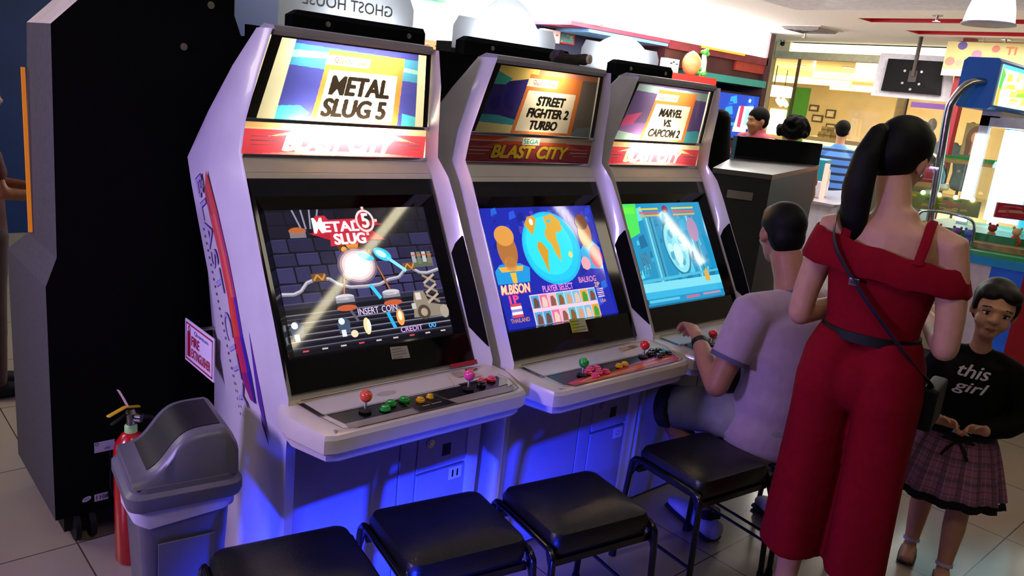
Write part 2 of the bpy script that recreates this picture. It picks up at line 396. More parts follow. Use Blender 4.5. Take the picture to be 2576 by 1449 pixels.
def stick(t, x, y, col, nm):
    b = BM(); z = cab_top(x, y) + .006
    lathe(b, [(.004, 0), (.004, .032)], (x, y, z), 12)
    s = obj('joystick', b, M['chrome'], t, smooth=True)
    b = BM(); lathe(b, [(.019, 0), (.019, .002), (.005, .004)], (x, y, z), 18); obj('dust_washer', b, M['matblack'], s, smooth=True)
    b = BM(); ell(b, (x, y, z + .046), (.0185, .0185, .0185), n=24); k = obj('ball_top', b, mat(nm, col, .18, coat=.5, var=0), s, smooth=True); k['label'] = nm.replace('_', ' ')
def button(t, x, y, m, r=.0155):
    b = BM(); z = cab_top(x, y) + .006
    lathe(b, [(r, -.002), (r, .004), (r * .82, .0065), (r * .78, .006), (r * .76, .010), (r * .5, .0115), (.001, .0118)], (x, y, z), 20)
    obj('push_button', b, m, t, smooth=True)
def door(t, name, x0, x1, z0, z1):
    b = BM(); box2(b, (x0, .238, z0), (x1, .252, z1)); d = obj(name, b, M['white2'], t, bevel=.003)
    return d
def lock(d, x, z):
    b = BM(); cyl(b, (x, .240, z), (x, .226, z), .016, n=20); cyl(b, (x, .228, z), (x, .222, z), .010, n=16); obj('lock', b, M['chrome'], d, smooth=True)
def sign_art(lines, title_boxes, fancy):
    """the printed sheets behind the marquee glass; u across (m from centre), v up from the lower edge"""
    a = Art(); w = .335; H = .278
    a.rect(-w, 0, w, H, fancy['edge'])
    for p, c in fancy['polys']: a.poly(p, c, 1)
    x0, x1, yb, yt = -.112, .235, .004, .252; sl = .0
    a.poly([(x0, yb), (x1 - .012, yb), (x1, yt), (x0 + .015, yt)], 'd07a44', 2)
    a.poly([(x0 + .02, yb + .01), (x1 - .035, yb + .01), (x1 - .028, yt - .065), (x0 + .03, yt - .065)], 'f4f2ef', 3)
    a.poly([(x0 + .01, yt - .05), (x0 + .19, yt - .05), (x0 + .195, yt - .016), (x0 + .012, yt - .016)], 'efe6e6', 3)
    for i, (ch, c, q) in enumerate((('Q', 'b0283a', .030), ('u', '7a5a4a', .018), ('A', 'd88a2a', .022), ('N', '2a8ab8', .024), ('T', 'd46a9a', .022), ('U', '4a9a5a', .020), ('M', 'c8a04a', .020))):
        a.text(x0 + .045 + i * .019, yt - .043, .016, q * .75, ch, c, 4, off=.02)
    for s, (u, v, ww, hh) in zip(lines, title_boxes): a.text(u, v, ww, hh, s, '1c1817', 4, off=.008, shear=.10, bold=.0044 if len(lines) == 2 else .0032)
    return a
def banner_art(word_col, pal):
    a = Art(); w = .342; H = .100
    a.rect(-w, 0, w, H, pal['red'])
    a.rect(-w, H * .74, w, H, pal['top'], 1)
    a.poly([(-w, H * .80), (-.20, H * .78), (-.12, H * .92), (-.25, H), (-w, H)], pal['orange'], 1)
    a.poly([(-.26, H * .55), (-.10, H * .66), (.12, H * .66), (.30, H * .50), (.18, H * .78), (-.14, H * .78)], pal['orange'], 2)
    a.poly([(-.30, .004), (-.10, .016), (.14, .016), (.32, .004)], pal['pink'], 1)
    for k, v in enumerate((.30, .42, .54)):
        a.line([(-.315, H * v), (-.235 + .02 * k, H * v)], .0022, pal['line'], 2); a.line([(.24 - .02 * k, H * v), (.325, H * v)], .0022, pal['line'], 2)
    a.rect(-.052, H * .66, .040, H * .90, 'd8e4e4', 2); a.text(-.046, H * .69, .08, H * .18, 'SEGA', '2f8f9a', 3, off=.02)
    a.text(-.205, .016, .41, .044, 'BLAST CITY', pal['shade'], 3, off=.01, shear=.25, bold=.005)
    a.text(-.202, .018, .41, .044, 'BLAST CITY', word_col, 4, off=.01, shear=.25, bold=.003)
    return a
def stone_screen():
    a = Art(); w = .301
    a.rect(-w, 0, w, .466, '0d0d16')
    y = .16; r = random.Random(3)
    while y < .43:
        x = -w; h = r.uniform(.03, .055)
        while x < w:
            ww = r.uniform(.04, .09); k = r.uniform(.6, 1.1) * (1 if y < .30 else .42 if y > .37 else .75)
            c = (int(58 * k), int(54 * k), int(98 * k)); x1 = min(w, x + ww - .004)
            if x1 > x + .006: a.poly([(x + .002, y + .003), (x1, y), (x1 - .002, y + h - .004), (x, y + h - .004)], c, 1); a.line([(x + .004, y + h - .007), (x1 - .005, y + h - .006)], .0016, (int(78 * k), int(74 * k), int(128 * k)), 2)
            x += ww
        y += h
    a.rect(-w, .145, w, .163, '28283c', 1); a.rect(-w, .160, w, .1635, '4a4a66', 2)
    for i, yy in enumerate((.125, .112, .098, .082, .062, .042, .022)):
        a.rect(-w, yy, w, yy + .004, ('6a6878', '3c3a4c', '7c7888', '4c4a5a', '77748a', '8a8698', '55536a')[i], 1); a.rect(-w, yy - .006, w, yy - .001, '1c1b28', 1)
    for i in range(9): a.rect(-.27 + i * .065, .010, -.25 + i * .065, .015, 'c4b8b0' if i % 3 else 'c84848', 2)
    # pipe run
    P = [(-.30, .195), (-.26, .192), (-.235, .20), (-.21, .225), (-.185, .232), (-.13, .232), (-.10, .21), (-.06, .198), (0, .196), (.05, .198), (.09, .212), (.13, .216), (.16, .24), (.19, .244), (.22, .225), (.25, .222), (.30, .232)]
    a.line(P, .012, '8a8490', 3); a.line([(x, y + .002) for x, y in P], .005, 'c8c2cc', 4)
    for x, y in ((-.165, .238), (.18, .25)): a.rect(x - .025, y - .012, x + .025, y + .014, '6a4a2c', 5); a.line([(x - .02, y - .008), (x - .005, y + .010), (x + .01, y - .008), (x + .022, y + .01)], .006, 'd08a3a', 6)
    # hanging lift pads with chains
    for x0, x1, y1 in ((-.055, -.09, .155), (.035, .085, .155)):
        a.line([(x0, .32), (x1, y1 + .02)], .008, '6a4028', 5); a.line([(x0, .32), (x1, y1 + .02)], .003, 'c87a48', 6)
        a.ell(x1, y1 + .012, .034, .010, 'd2ccd6', 6); a.rect(x1 - .034, y1 - .006, x1 + .034, y1 + .012, '8a8694', 6); a.rect(x1 - .034, y1 - .022, x1 + .034, y1 - .006, '2a2630', 6); a.ell(x1, y1 - .024, .036, .010, 'c45a34', 7)
        a.line([(x1 + .01, y1 - .03), (x1 + .03, y1 - .07)], .010, '5a5666', 5)
    a.ell(-.205, .395, .03, .012, 'b8622e', 4); a.rect(-.233, .372, -.178, .392, '77737f', 4)
    for k in range(4): a.line([(-.19 + k * .016, .40), (-.21 + k * .03, .465)], .006, '8a8aa0', 3)
    # rusty ball, blast and shots
    a.ell(-.028, .345, .052, .050, '5a3318', 6); a.ell(-.022, .347, .030, .030, '20181c', 7); a.ell(-.022, .345, .024, .024, 'e08a28', 8); a.ell(-.03, .35, .010, .008, 'fff0c0', 9); a.ell(-.055, .325, .011, .010, 'f0a040', 8)
    for k, c in ((1.28, (110, 92, 110)), (1.14, (190, 160, 172)), (1., (240, 214, 214)), (.82, (255, 250, 240))): a.ell(-.018, .268, .058 * k, .050 * k, c, 8 + int((1.3 - k) * 10))
    a.ell(.085, .300, .036, .020, '38c8f4', 9, rot=-.5); a.ell(.08, .302, .022, .011, 'c8f6ff', 10, rot=-.5); a.ell(.02, .295, .03, .012, '4ad0f4', 13, rot=-.35); a.line([(.10, .288), (.165, .236)], .012, '8ae6ff', 9)
    a.line([(.012, .20), (.042, .150)], .013, '3cc8f8', 9); a.line([(.055, .10), (.072, .045)], .013, '2ab0f0', 9)
    # logo
    a.poly([(-.02, .385), (.02, .385), (.025, .455), (.06, .46), (.04, .43), (.115, .405), (.05, .40), (.11, .35), (.03, .355), (-.03, .345), (-.10, .36), (-.17, .385)], 'b4202e', 9)
    a.poly([(-.155, .378), (.022, .39), (.03, .43), (-.09, .428), (-.10, .443), (-.135, .443)], 'c8283c', 10)
    a.poly([(-.10, .338), (.045, .345), (.04, .388), (-.095, .38)], 'c42a3c', 10)
    a.text(-.147, .385, .032, .050, 'M', 'fbf4ff', 12, off=.01, bold=.0022); a.text(-.113, .387, .130, .034, 'ETAL', 'f0e6fa', 12, off=.01, bold=.0018); a.text(-.082, .343, .115, .036, 'SLUG', 'f6eefc', 12, off=.01, bold=.0022)
    a.ring(.046, .420, .036, .040, .008, 'ffd6d6', 13); a.text(.034, .396, .026, .050, '5', 'ffe4e4', 14, off=.01, bold=.002)
    for dx, dy in ((.042, 0), (-.042, 0), (0, .046), (0, -.046)): a.rect(.046 + dx - .005, .42 + dy - .005, .046 + dx + .005, .42 + dy + .005, 'ffc8c8', 13)
    # machinery at the right, small figures left as plain blocks
    for k in range(3): a.line([(.225, .215 - k * .035), (.275, .185 - k * .035)], .009, '9a8672', 6); a.line([(.275, .215 - k * .035), (.225, .185 - k * .035)], .009, 'b8a48e', 7)
    a.rect(.20, .245, .285, .275, '5a6450', 5)
    for k in range(4): a.rect(.20 + k * .022, .262 - .006 * (k % 2), .216 + k * .022, .300, ('a0a4a8', '6c7860', 'b8bcc0', '7a705c')[k], 6); a.rect(.20 + k * .022, .285, .218 + k * .022, .290, 'c8683a', 7)
    a.poly([(.155, .07), (.30, .065), (.30, .10), (.23, .115), (.215, .16), (.175, .16), (.165, .12)], '8f8272', 6); a.ell(.20, .085, .026, .026, '4a4038', 7); a.ell(.20, .085, .014, .014, 'b09a80', 8); a.rect(.178, .13, .20, .155, 'd8d0c4', 8); a.ell(.285, .08, .018, .024, 'a89c90', 8)
    a.rect(.155, .10, .172, .12, 'c4c0bc', 8)
    for x, y in ((-.115, .07), (-.275, .075)): a.poly([(x - .018, y - .02), (x + .02, y - .02), (x + .024, y + .02), (x, y + .035), (x - .022, y + .015)], '42506a', 6); a.ell(x - .005, y + .02, .011, .011, 'e6eef2', 7); a.rect(x - .012, y - .03, x + .004, y - .008, 'dfe6ee', 7)
    a.ell(-.083, .045, .013, .012, 'f6d8b8', 8); a.ell(-.032, .064, .013, .028, 'ffe0a8', 8); a.ell(-.025, .066, .007, .020, 'fff8e0', 9); a.ell(.10, .078, .015, .028, 'f0a050', 8); a.ell(.10, .084, .008, .016, 'fff0c8', 9)
    a.text(-.055, .102, .078, .022, 'INSERT', 'd8c4ec', 12, off=.01); a.text(.035, .102, .060, .022, 'COIN', 'd8c4ec', 12, off=.01)
    a.text(.09, .026, .088, .018, 'CREDIT', 'd8a8e8', 12, off=.012); a.text(.205, .028, .03, .017, '00', '58b8ff', 12, off=.012)
    return a
def globe_screen():
    a = Art(); w = .301; r = random.Random(5)
    a.rect(-w, 0, w, .466, '1a26a8')
    for i in range(46):
        x, y = r.uniform(-.28, .26), r.uniform(.02, .44); s = r.uniform(.015, .05)
        a.poly([(x, y), (x + s, y + s * .3), (x + s * .9, y + s), (x + s * .2, y + s * .8)], ('2038c4', '14208a', '2b52d8', '1c64d0', '3a2ab4')[i % 5], 1)
    for i in range(12): a.rect(-.13 + i * .025, .36 + .02 * (i % 3), -.11 + i * .025, .39 + .02 * (i % 4), ('4a3ab8', '3a50c8', '5a48c0')[i % 3], 2)
    for k, c in ((1., '22b4e8'), (.94, '28d0f2'), (.80, '30e0f4')): a.ell(.02 - (1 - k) * .05, .295 + (1 - k) * .05, .155 * k, .150 * k, c, 3 + int((1 - k) * 10), n=44)
    A_ = [(-.075, .425), (-.045, .432), (-.03, .415), (-.045, .385), (-.07, .35), (-.085, .375), (-.10, .395)]
    a.poly(A_, 'd8a02c', 6); a.poly([(-.05, .325), (-.03, .32), (-.005, .285), (-.02, .24), (-.03, .19), (-.045, .25), (-.06, .30)], 'd49a2a', 6)
    a.poly([(.01, .425), (.06, .435), (.095, .405), (.10, .37), (.075, .355), (.06, .36), (.055, .325), (.06, .29), (.05, .235), (.03, .27), (.02, .31), (0, .33), (-.002, .36), (.015, .38)], 'dca838', 6)
    a.ell(-.06, .405, .010, .014, 'f2fcff', 7); a.ell(.035, .405, .010, .008, '2cc6ee', 7); a.ell(.11, .262, .011, .013, 'f6d878', 7)
    # the two portraits stay plain blocks of their colours
    a.poly([(-.30, .17), (-.14, .17), (-.125, .225), (-.17, .245), (-.27, .245), (-.30, .22)], '1f96dc', 5); a.poly([(-.225, .17), (-.205, .17), (-.20, .21), (-.23, .21)], 'f0b838', 6)
    a.ell(-.215, .30, .048, .072, 'b0703a', 6); a.ell(-.215, .245, .030, .03, 'c88848', 6); a.ell(-.215, .355, .048, .040, 'e09a48', 7); a.poly([(-.268, .215), (-.165, .215), (-.155, .235), (-.28, .235)], 'e8b048', 6)
    a.poly([(.16, .20), (.28, .19), (.29, .28), (.235, .33), (.175, .28)], '28a8e0', 5); a.ell(.222, .345, .038, .062, 'b87a54', 6, rot=-.1); a.ell(.218, .395, .036, .034, '6a3424', 7); a.ell(.255, .245, .036, .05, 'e8506a', 7); a.ell(.185, .22, .026, .028, 'f0a0b0', 7)
    a.text(-.292, .128, .145, .036, 'M.BISON', 'c03a78', 9, off=.01, shear=.2, bold=.002); a.text(-.295, .131, .145, .036, 'M.BISON', 'f6d0a0', 10, off=.01, shear=.2, bold=.0012)
    a.text(-.265, .096, .045, .028, '1P', 'f04a86', 10, off=.01, bold=.002)
    for i, c in enumerate(('d8405a', 'f4ecf4', '8a86d0', 'f4ecf4', 'd8405a')): a.rect(-.268, .083 - i * .0105, -.215, .0935 - i * .0105, c, 9)
    a.text(-.284, .022, .094, .016, 'THAILAND', 'd09048', 10, off=.012)
    a.text(-.088, .122, .165, .026, 'PLAYER SELECT', 'e88ad4', 10, off=.02)
    a.text(.118, .142, .10, .024, 'BALROG', 'e890b8', 10, off=.015); a.text(.20, .118, .03, .020, '2P', 'e8c478', 10, off=.015)
    for i in range(5): a.rect(.205, .075 + i * .008, .243, .079 + i * .008, 'f0a0c0' if i % 2 else 'e8e0f4', 9)
    a.rect(.205, .098, .222, .115, '7a7ad8', 10); a.text(.21, .052, .034, .014, 'USA', 'e09a58', 10, off=.015)
    a.rect(-.165, .0, .195, .118, 'f0c8dc', 8)
    cs = [('6a4a3a', '4aa0d8'), ('8a5838', '4ac0c8'), ('3a9a3a', 'e0a040'), ('e8c8b8', 'e070a0'), ('d09a78', '70c8e0'), ('7a4a40', '50a8d8'), ('8a5a4a', 'f0b0c0'), ('e0c0a8', '78b8e0')]
    for i in range(8):
        for j in range(2):
            x = -.160 + i * .0445; y = .064 - j * .064; f, g = cs[(i * 3 + j * 5) % 8]
            a.rect(x, max(y, .0), x + .0405, y + .050, g, 9); a.poly([(x + .006, y + .002), (x + .034, y + .002), (x + .036, y + .026), (x + .026, y + .042), (x + .012, y + .040)], f, 10)
    return a
def teal_screen():
    a = Art(); w = .301; r = random.Random(9)
    a.rect(-w, 0, w, .466, '1c8fc0')
    for i in range(70):
        x, y = r.uniform(-.29, .25), r.uniform(.06, .40); s = r.uniform(.015, .06)
        a.poly([(x, y), (min(.3, x + s), y + s * .2), (min(.3, x + s * .8), y + s * 1.2), (x + s * .1, y + s)], ('2aa6d0', '1878a8', '4cc4e0', '166a98', '62d4e8', '2492bc')[i % 6], 1 + i % 2)
    a.poly([(-.30, .30), (-.20, .33), (-.18, .466), (-.30, .466)], '4ce05a', 3); a.rect(-.30, .42, -.20, .45, '66ee4a', 4)
    for x in (-.12, .18): a.rect(x - .035, .10, x + .035, .40, '3a9cc0', 3); a.rect(x - .02, .10, x - .008, .40, '74d4e6', 4); a.rect(x + .01, .10, x + .02, .40, '226f94', 4)
    a.ell(.03, .25, .085, .135, '2a7894', 4, rot=.15); a.ell(.03, .25, .075, .122, '8adcea', 5, rot=.15)
    for i in range(12):
        t = i * .52; a.ell(.03 + .045 * math.cos(t), .25 + .075 * math.sin(t), .018, .022, ('b4ecf2', '4aa4c0', '76cce0')[i % 3], 6)
    a.ell(.03, .22, .03, .05, 'c8f6fa', 7)
    a.rect(-w, .06, w, .10, '7cd8ea', 5); a.rect(-w, .03, w, .06, '36b0dc', 5); a.poly([(-.3, .10), (.3, .12), (.3, .13), (-.3, .115)], '4ab8d4', 6)
    for k in range(5): a.line([(-.27 + k * .02, .14), (-.24 + k * .015, .24), (-.22 + k * .01, .17)], .008, '3c84a4', 6)
    for yy, c in ((.435, 'e4c838'), (.418, 'd85a6a'), (.404, 'e0a83a')): a.rect(-.17, yy, -.03, yy + .008, c, 7); a.rect(.07, yy, .24, yy + .008, c, 7)
    a.ell(.02, .436, .022, .018, '7a2a5a', 8); a.rect(-.28, .012, -.05, .024, '58c0dc', 7); a.rect(.0, .010, .10, .022, 'c06a8a', 8); a.rect(.13, .014, .27, .024, 'b888a8', 8); a.ell(-.28, .018, .014, .014, '1a5a80', 8)
    a.ell(.19, .33, .04, .06, 'a888b0', 6); a.poly([(.18, .08), (.215, .075), (.22, .12), (.20, .14), (.185, .12)], 'd8a848', 7)
    return a
def cab(i, ox, oy, rz, label, screen, scr_mat, sign, sign_map_done, banner, tube_v, cfg):
    t = empty('arcade_cabinet', (ox, oy, 0), rz, label, 'arcade machine', 'white arcade cabinets in a row')
    for sg in (-1, 1):
        s = obj('side_panel', side_panel(sg), M['white'], t, bevel=0); smooth_angle(s, .5)
        for p in s.data.polygons: p.use_smooth = True
        # black speaker strip on the slanted face between bezel and side
        def q(z, f):
            k = [j for j in range(len(ST) - 1) if ST[j][0] <= z <= ST[j + 1][0]][0]; u = (z - ST[k][0]) / (ST[k + 1][0] - ST[k][0])
            L_ = [ST[k][c] + (ST[k + 1][c] - ST[k][c]) * u for c in range(8)]
            p0 = Vector((sg * L_[2], L_[1], z)); p1 = Vector((sg * (L_[3] - .006), L_[1] - L_[4], z)); d = p1 - p0
            nn = Vector((-sg * abs(d.y), -abs(d.x), 0)).normalized()
            return p0 + d * f + nn * .0025
        b = BM(); rows = [(q(z, f0), q(z, f1)) for z, f0, f1 in ((1.13, .12, .16), (1.16, .12, .52), (1.195, .12, .97), (1.05, .12, .97), (.95, .12, .97), (.88, .12, .97), (.862, .3, .97), (.848, .62, .97), (.84, .93, .97))]
        rows = [rows[0], rows[1], rows[2]] + rows[3:]
        rows = sorted(rows, key=lambda r_: r_[1].z, reverse=True)
        zs = [(q(1.195, .90), q(1.195, .97)), (q(1.165, .45), q(1.165, .97)), (q(1.13, .12), q(1.13, .97)), (q(1.0, .12), q(1.0, .97)), (q(.895, .12), q(.895, .97)), (q(.865, .55), q(.865, .97)), (q(.842, .92), q(.842, .97))]
        for (a0, a1), (c0, c1) in zip(zs, zs[1:]): b.faces.new([b.verts.new(p) for p in (a0, a1, c1, c0)])
        obj('speaker_grille', b, M['black'], t)
    obj('cabinet_body', center_body(), M['white'], t)
    b = BM(); prism(b, [(.548, 1.812), (.556, 1.826), (.62, 1.832), (.665, 1.815), (.66, 1.80), (.56, 1.80)], -.287, .287); obj('top_cap', b, mat('cap_grey', '8f8c90', .4), t, bevel=.004)
    b = BM(); prism(b, [(.585, 1.372), (.592, 1.384), (.632, 1.432), (.66, 1.436), (.69, 1.43), (.64, 1.372)], -.348, .348); obj('brow_strip', b, M['white'], t)
    obj('bezel', bezel_bm(), M['gloss'], t)
    sc = screen.build('screen', scr_mat, t, lambda u, v, h: tuple(bez(u, v + .105, -.026 + h)), step=.0002); sc['label'] = cfg['screen_label']
    # marquee: light box back, tube, printed sheets, lit banner, clear cover
    b = BM(); box2(b, (-.34, .664, 1.44), (.34, .668, 1.47)); obj('light_box', b, M['white2'], t)
    ang = Vector((0, .572 - .632, 1.80 - 1.548)); L_ = ang.length; ang.normalize(); nn = Vector((0, -ang.z, ang.y))
    def mpm(u, v, h):
        k = 1 - .16 * (v / .278); p = Vector((u * k, .646, 1.548)) + ang * (v * L_ / .278) + nn * h
        return tuple(p)
    sg_ = sign.raster('marquee_sign', M['film'], t, mpm, -.335, 0, .335, .278, .0016)
    ang2 = Vector((0, .634 - .643, 1.545 - 1.436)); L2 = ang2.length; ang2.normalize(); n2 = Vector((0, -ang2.z, ang2.y))
    banner.raster('marquee_banner', M['film'], t, lambda u, v, h: tuple(Vector((u, .640, 1.437)) + ang2 * (v * L2 / .1) + n2 * h), -.342, 0, .342, .1, .0016)
    for k, (v, y) in enumerate(tube_v):
        b = BM(); cyl(b, (cfg['tx'][0], y, v), (cfg['tx'][1], y, v), .013, n=14); obj('fluorescent_tube', b, lamp_mat('marquee_tube_%d_%d' % (i, k), 'fff0c4', cfg['tube'][k]), t, smooth=True)
    b = BM()
    vs = [b.verts.new(p) for p in ((-.338, .622, 1.546), (.338, .622, 1.546), (.286, .560, 1.808), (-.286, .560, 1.808))]; b.faces.new(vs); obj('marquee_glass', b, M['glass'], t)
    for sg, w_ in ((-1, .034), (1, .02)):
        b = BM(); b.faces.new([b.verts.new(p) for p in ((sg * .339, .6245, 1.546), (sg * (.339 - w_), .6245, 1.546), (sg * (.287 - w_), .5625, 1.808), (sg * .287, .5625, 1.808))]); obj('marquee_edge', b, M['matblack'], t)
    b = BM(); b.faces.new([b.verts.new(p) for p in ((-.29, .566, 1.795), (.29, .566, 1.795), (.287, .5625, 1.808), (-.287, .5625, 1.808))]); obj('marquee_edge', b, M['matblack'], t)
    b = BM()
    for z, y in ((1.546, .625), (1.436, .634)): box2(b, (-.343, y - .008, z - .006), (.343, y + .004, z + .006))
    obj('marquee_rail', b, M['chrome'], t, bevel=.002)
    # control panel
    cp = obj('control_panel', panel_bm(), M.setdefault('panel', mat('panel_beige', 'cdc6b8', .3, var=.05, vs=9, coat=.3)), t, bevel=0); smooth_angle(cp, .45)
    for p in cp.data.polygons: p.use_smooth = True
    def top(u, v, h): return (u, v, cab_top(u, v) + .0012 + h)
    ov = cfg['overlay']; ov.build('panel_overlay', artmat('panel_print_%d' % i, 'print', rough=.22), cp, top, step=.0007)
    for x, y, c, nm in cfg['sticks']: stick(cp, x, y, c, nm)
    for x, y, m, r in cfg['buttons']: button(cp, x, y, m, r)
    for x, y in ((-.333, .108), (-.335, .012), (.345, .082)):
        b = BM(); cyl(b, (x, y, cab_top(x, y)), (x, y, cab_top(x, y) + .004), .006, n=12); obj('panel_bolt', b, M['chrome'], cp, smooth=True)
    # lower front
    b = BM(); box2(b, (-.336, .2395, .02), (.045, .252, .685)); obj('base_panel', b, M['white2'], t, bevel=.003)
    b = BM(); box2(b, (.052, .2405, .02), (.118, .252, .685)); obj('base_panel', b, M['white2'], t, bevel=.003)
    d = door(t, 'coin_door', .123, .332, .416, .66); lock(d, .165, .52)
    b = BM(); box2(b, (.225, .2372, .455), (.262, .2385, .50)); obj('coin_return', b, M['seam'], d)
    d2 = door(t, 'cash_door', .123, .332, .08, .404); lock(d2, .165, .20)
    if cfg.get('plate'):
        a = Art(); a.rect(0, 0, .058, .046, 'dcd8e6'); (a.text(.016, .010, .026, .026, cfg['plate'], '3a3a58', 1, off=.01, bold=.001) if cfg['plate'] != '-' else a.ring(.029, .023, .013, .010, .003, '6a6a80', 1, 16))
        a.build('number_sticker', M['print'], d2, plane_map((.262, .2372, .352), (1, 0, 0), (0, 0, 1)))
    return t, cp
def overlay_black():
    a = Art()
    a.poly([(-.335, .108), (.15, .108), (.18, .196), (-.335, .196)], 'c9c6bc', 0)
    a.poly([(-.352, .196), (-.336, .196), (-.318, .104), (-.336, .104)], '14120f', 1)
    a.poly([(-.312, .105), (.335, .105), (.325, .052), (.22, .046), (-.04, .040), (-.290, .038)], '0c0b0b', 1)
    a.poly([(.17, .118), (.335, .118), (.33, .104), (.17, .104)], '100e0e', 2)
    a.poly([(-.290, .038), (-.04, .040), (.335, .050), (.330, .022), (.31, .006), (-.27, .006), (-.292, .018)], '8a8378', 1)
    a.poly([(-.075, .100), (.05, .100), (.085, .008), (-.062, .008)], '5c554e', 2); a.poly([(-.068, .095), (.046, .095), (.078, .011), (-.056, .011)], '12100f', 3)
    a.line([(-.06, .052), (.062, .052)], .002, '4a443e', 4); a.rect(-.03, .032, -.002, .036, '8a8278', 4); a.rect(.004, .033, .042, .038, '8a8278', 4)
    a.poly([(.285, .05), (.335, .052), (.352, .09), (.335, .105)], 'b9c2ae', 3); a.poly([(.315, .035), (.345, .045), (.352, .075), (.33, .06)], 'd8dccc', 4)
    a.ell(-.08, .155, .035, .014, 'a9a8a0', 1)
    a.poly([(.20, .16), (.24, .16), (.24, .20), (.20, .20)], 'a89c88', 2); a.ell(.285, .195, .026, .012, '4a2a1c', 2); a.ell(.285, .195, .018, .008, 'b8743a', 3); a.poly([(.23, .135), (.29, .14), (.29, .165), (.24, .16)], 'c4a892', 2)
    a.line([(-.338, .208), (.25, .210), (.33, .20)], .0035, '2e2a26', 5); a.line([(-.356, .198), (-.338, .104), (-.312, .012), (-.275, .002), (.312, .002), (.340, .014), (.358, .085), (.345, .125)], .0028, '38332e', 5); a.line([(-.336, .106), (.335, .110)], .0022, '4a443c', 5)
    return a
def overlay_flame():
    a = Art()
    a.poly([(-.335, .108), (.12, .108), (.15, .196), (-.335, .196)], 'c9c8c4', 0); a.poly([(-.352, .196), (-.336, .196), (-.318, .104), (-.336, .104)], '2a2420', 1)
    a.poly([(-.312, .105), (.20, .108), (.345, .118), (.34, .05), (.30, .006), (-.27, .006), (-.30, .03)], '141218', 1)
    a.poly([(-.285, .03), (-.20, .045), (-.05, .035), (.10, .060), (.22, .070), (.338, .070), (.33, .022), (.30, .006), (-.27, .006)], 'c4405a', 2)
    a.poly([(-.28, .022), (-.10, .020), (.10, .040), (.30, .055), (.30, .032), (.10, .016), (-.2, .008)], 'e0763a', 3); a.poly([(.10, .052), (.30, .064), (.32, .048), (.20, .040)], 'e070b0', 3)
    a.poly([(.21, .105), (.345, .118), (.34, .07), (.25, .075)], '2a5aa8', 3); a.poly([(-.06, .085), (.04, .092), (.05, .06), (-.05, .055)], '24244a', 2)
    a.poly([(-.24, .02), (-.14, .026), (-.10, .05), (-.16, .035)], 'f0b070', 4)
    a.poly([(.155, .16), (.27, .175), (.27, .196), (.16, .19)], 'b8a07c', 2); a.ell(.23, .178, .026, .009, '7a5a34', 3)
    a.line([(-.338, .208), (.25, .210), (.33, .20)], .0035, '2e2a26', 5); a.line([(-.356, .198), (-.338, .104), (-.312, .012), (-.275, .002), (.312, .002), (.340, .014), (.358, .085), (.345, .125)], .0028, '38332e', 5); a.line([(-.336, .106), (.335, .110)], .0022, '4a443c', 5)
    return a
BT_G = mat('button_green', '0f9a34', .25, coat=.4, var=0); BT_Y = mat('button_yellow', 'e0a814', .25, coat=.4, var=0); BT_R = mat('button_red', 'd4202c', .25, coat=.4, var=0)
BT_P = mat('button_pink', 'e03a6a', .25, coat=.4, var=0); BT_K = mat('button_black', '101418', .2, coat=.4, var=0)
W1 = {'edge': 'dfe0d0', 'polys': [([(-.235, 0), (.30, 0), (.30, .278), (-.235, .278)], '3a3f96'), ([(-.235, .19), (.30, .17), (.30, .25), (-.235, .262)], '3f86b8'), ([(-.235, .215), (-.05, .225), (.30, .20), (.30, .215), (-.05, .245), (-.235, .24)], '7fb4c0'),
      ([(-.235, 0), (-.16, 0), (-.12, .03), (-.16, .055), (-.235, .05)], '48b0d8'), ([(.24, 0), (.30, 0), (.30, .04), (.24, .05)], '48b0d8')]}
W2 = {'edge': '6f6a70', 'polys': [([(-.335, 0), (-.05, 0), (-.05, .278), (-.335, .278)], '2e2a86'), ([(-.335, .0), (-.06, 0), (-.06, .035), (-.335, .045)], 'e6dfae'), ([(-.335, .045), (-.06, .035), (-.06, .052), (-.20, .075), (-.335, .075)], '3aa0c4'),
      ([(-.335, .225), (-.2, .215), (-.05, .24), (-.05, .278), (-.335, .278)], 'e8d486'), ([(-.335, .195), (-.22, .20), (-.19, .225), (-.28, .25), (-.335, .26)], '3fb0b4'), ([(-.05, .25), (.335, .25), (.335, .278), (-.05, .278)], 'b87868'), ([(.2, 0), (.335, 0), (.335, .05), (.25, .04)], '77849a')]}
W3 = {'edge': '54487e', 'polys': [([(-.335, 0), (-.05, 0), (-.05, .09), (-.335, .08)], '74569a'), ([(-.30, .06), (-.2, .08), (-.16, .14), (-.26, .12)], 'b04a80'), ([(-.335, .24), (.335, .22), (.335, .26), (-.335, .27)], '86a2b4'),
      ([(-.335, 0), (-.1, 0), (-.1, .025), (-.335, .05)], 'a8d0dc'), ([(.2, 0), (.335, 0), (.335, .06), (.27, .075), (.2, .05)], '3f9fc4'), ([(.24, .06), (.335, .07), (.335, .22), (.25, .2)], '4c3f86')]}
PAL1 = dict(red='e0506a', top='fbeccc', orange='fbd8a0', pink='ee8a98', line='5a5a70', shade='fff6e8')  # banner print paled, overexposed tube glow put into the colours
PAL2 = dict(red='8a3a48', top='a89890', orange='b85038', pink='7a2a50', line='b8a8a0', shade='4a2228')  # same banner print in darker colours, dim lighting put into the palette
S1 = sign_art(['METAL', 'SLUG 5'], [(-.064, .102, .238, .064), (-.078, .022, .246, .064)], W1)
S2 = sign_art(['STREET', 'FIGHTER 2', 'TURBO'], [(-.015, .127, .165, .038), (-.052, .076, .235, .038), (-.022, .024, .152, .038)], W2)
S3 = sign_art(['MARVEL', 'VS.', 'CAPCOM 2'], [(-.030, .127, .180, .038), (.025, .078, .062, .034), (-.062, .024, .236, .038)], W3)
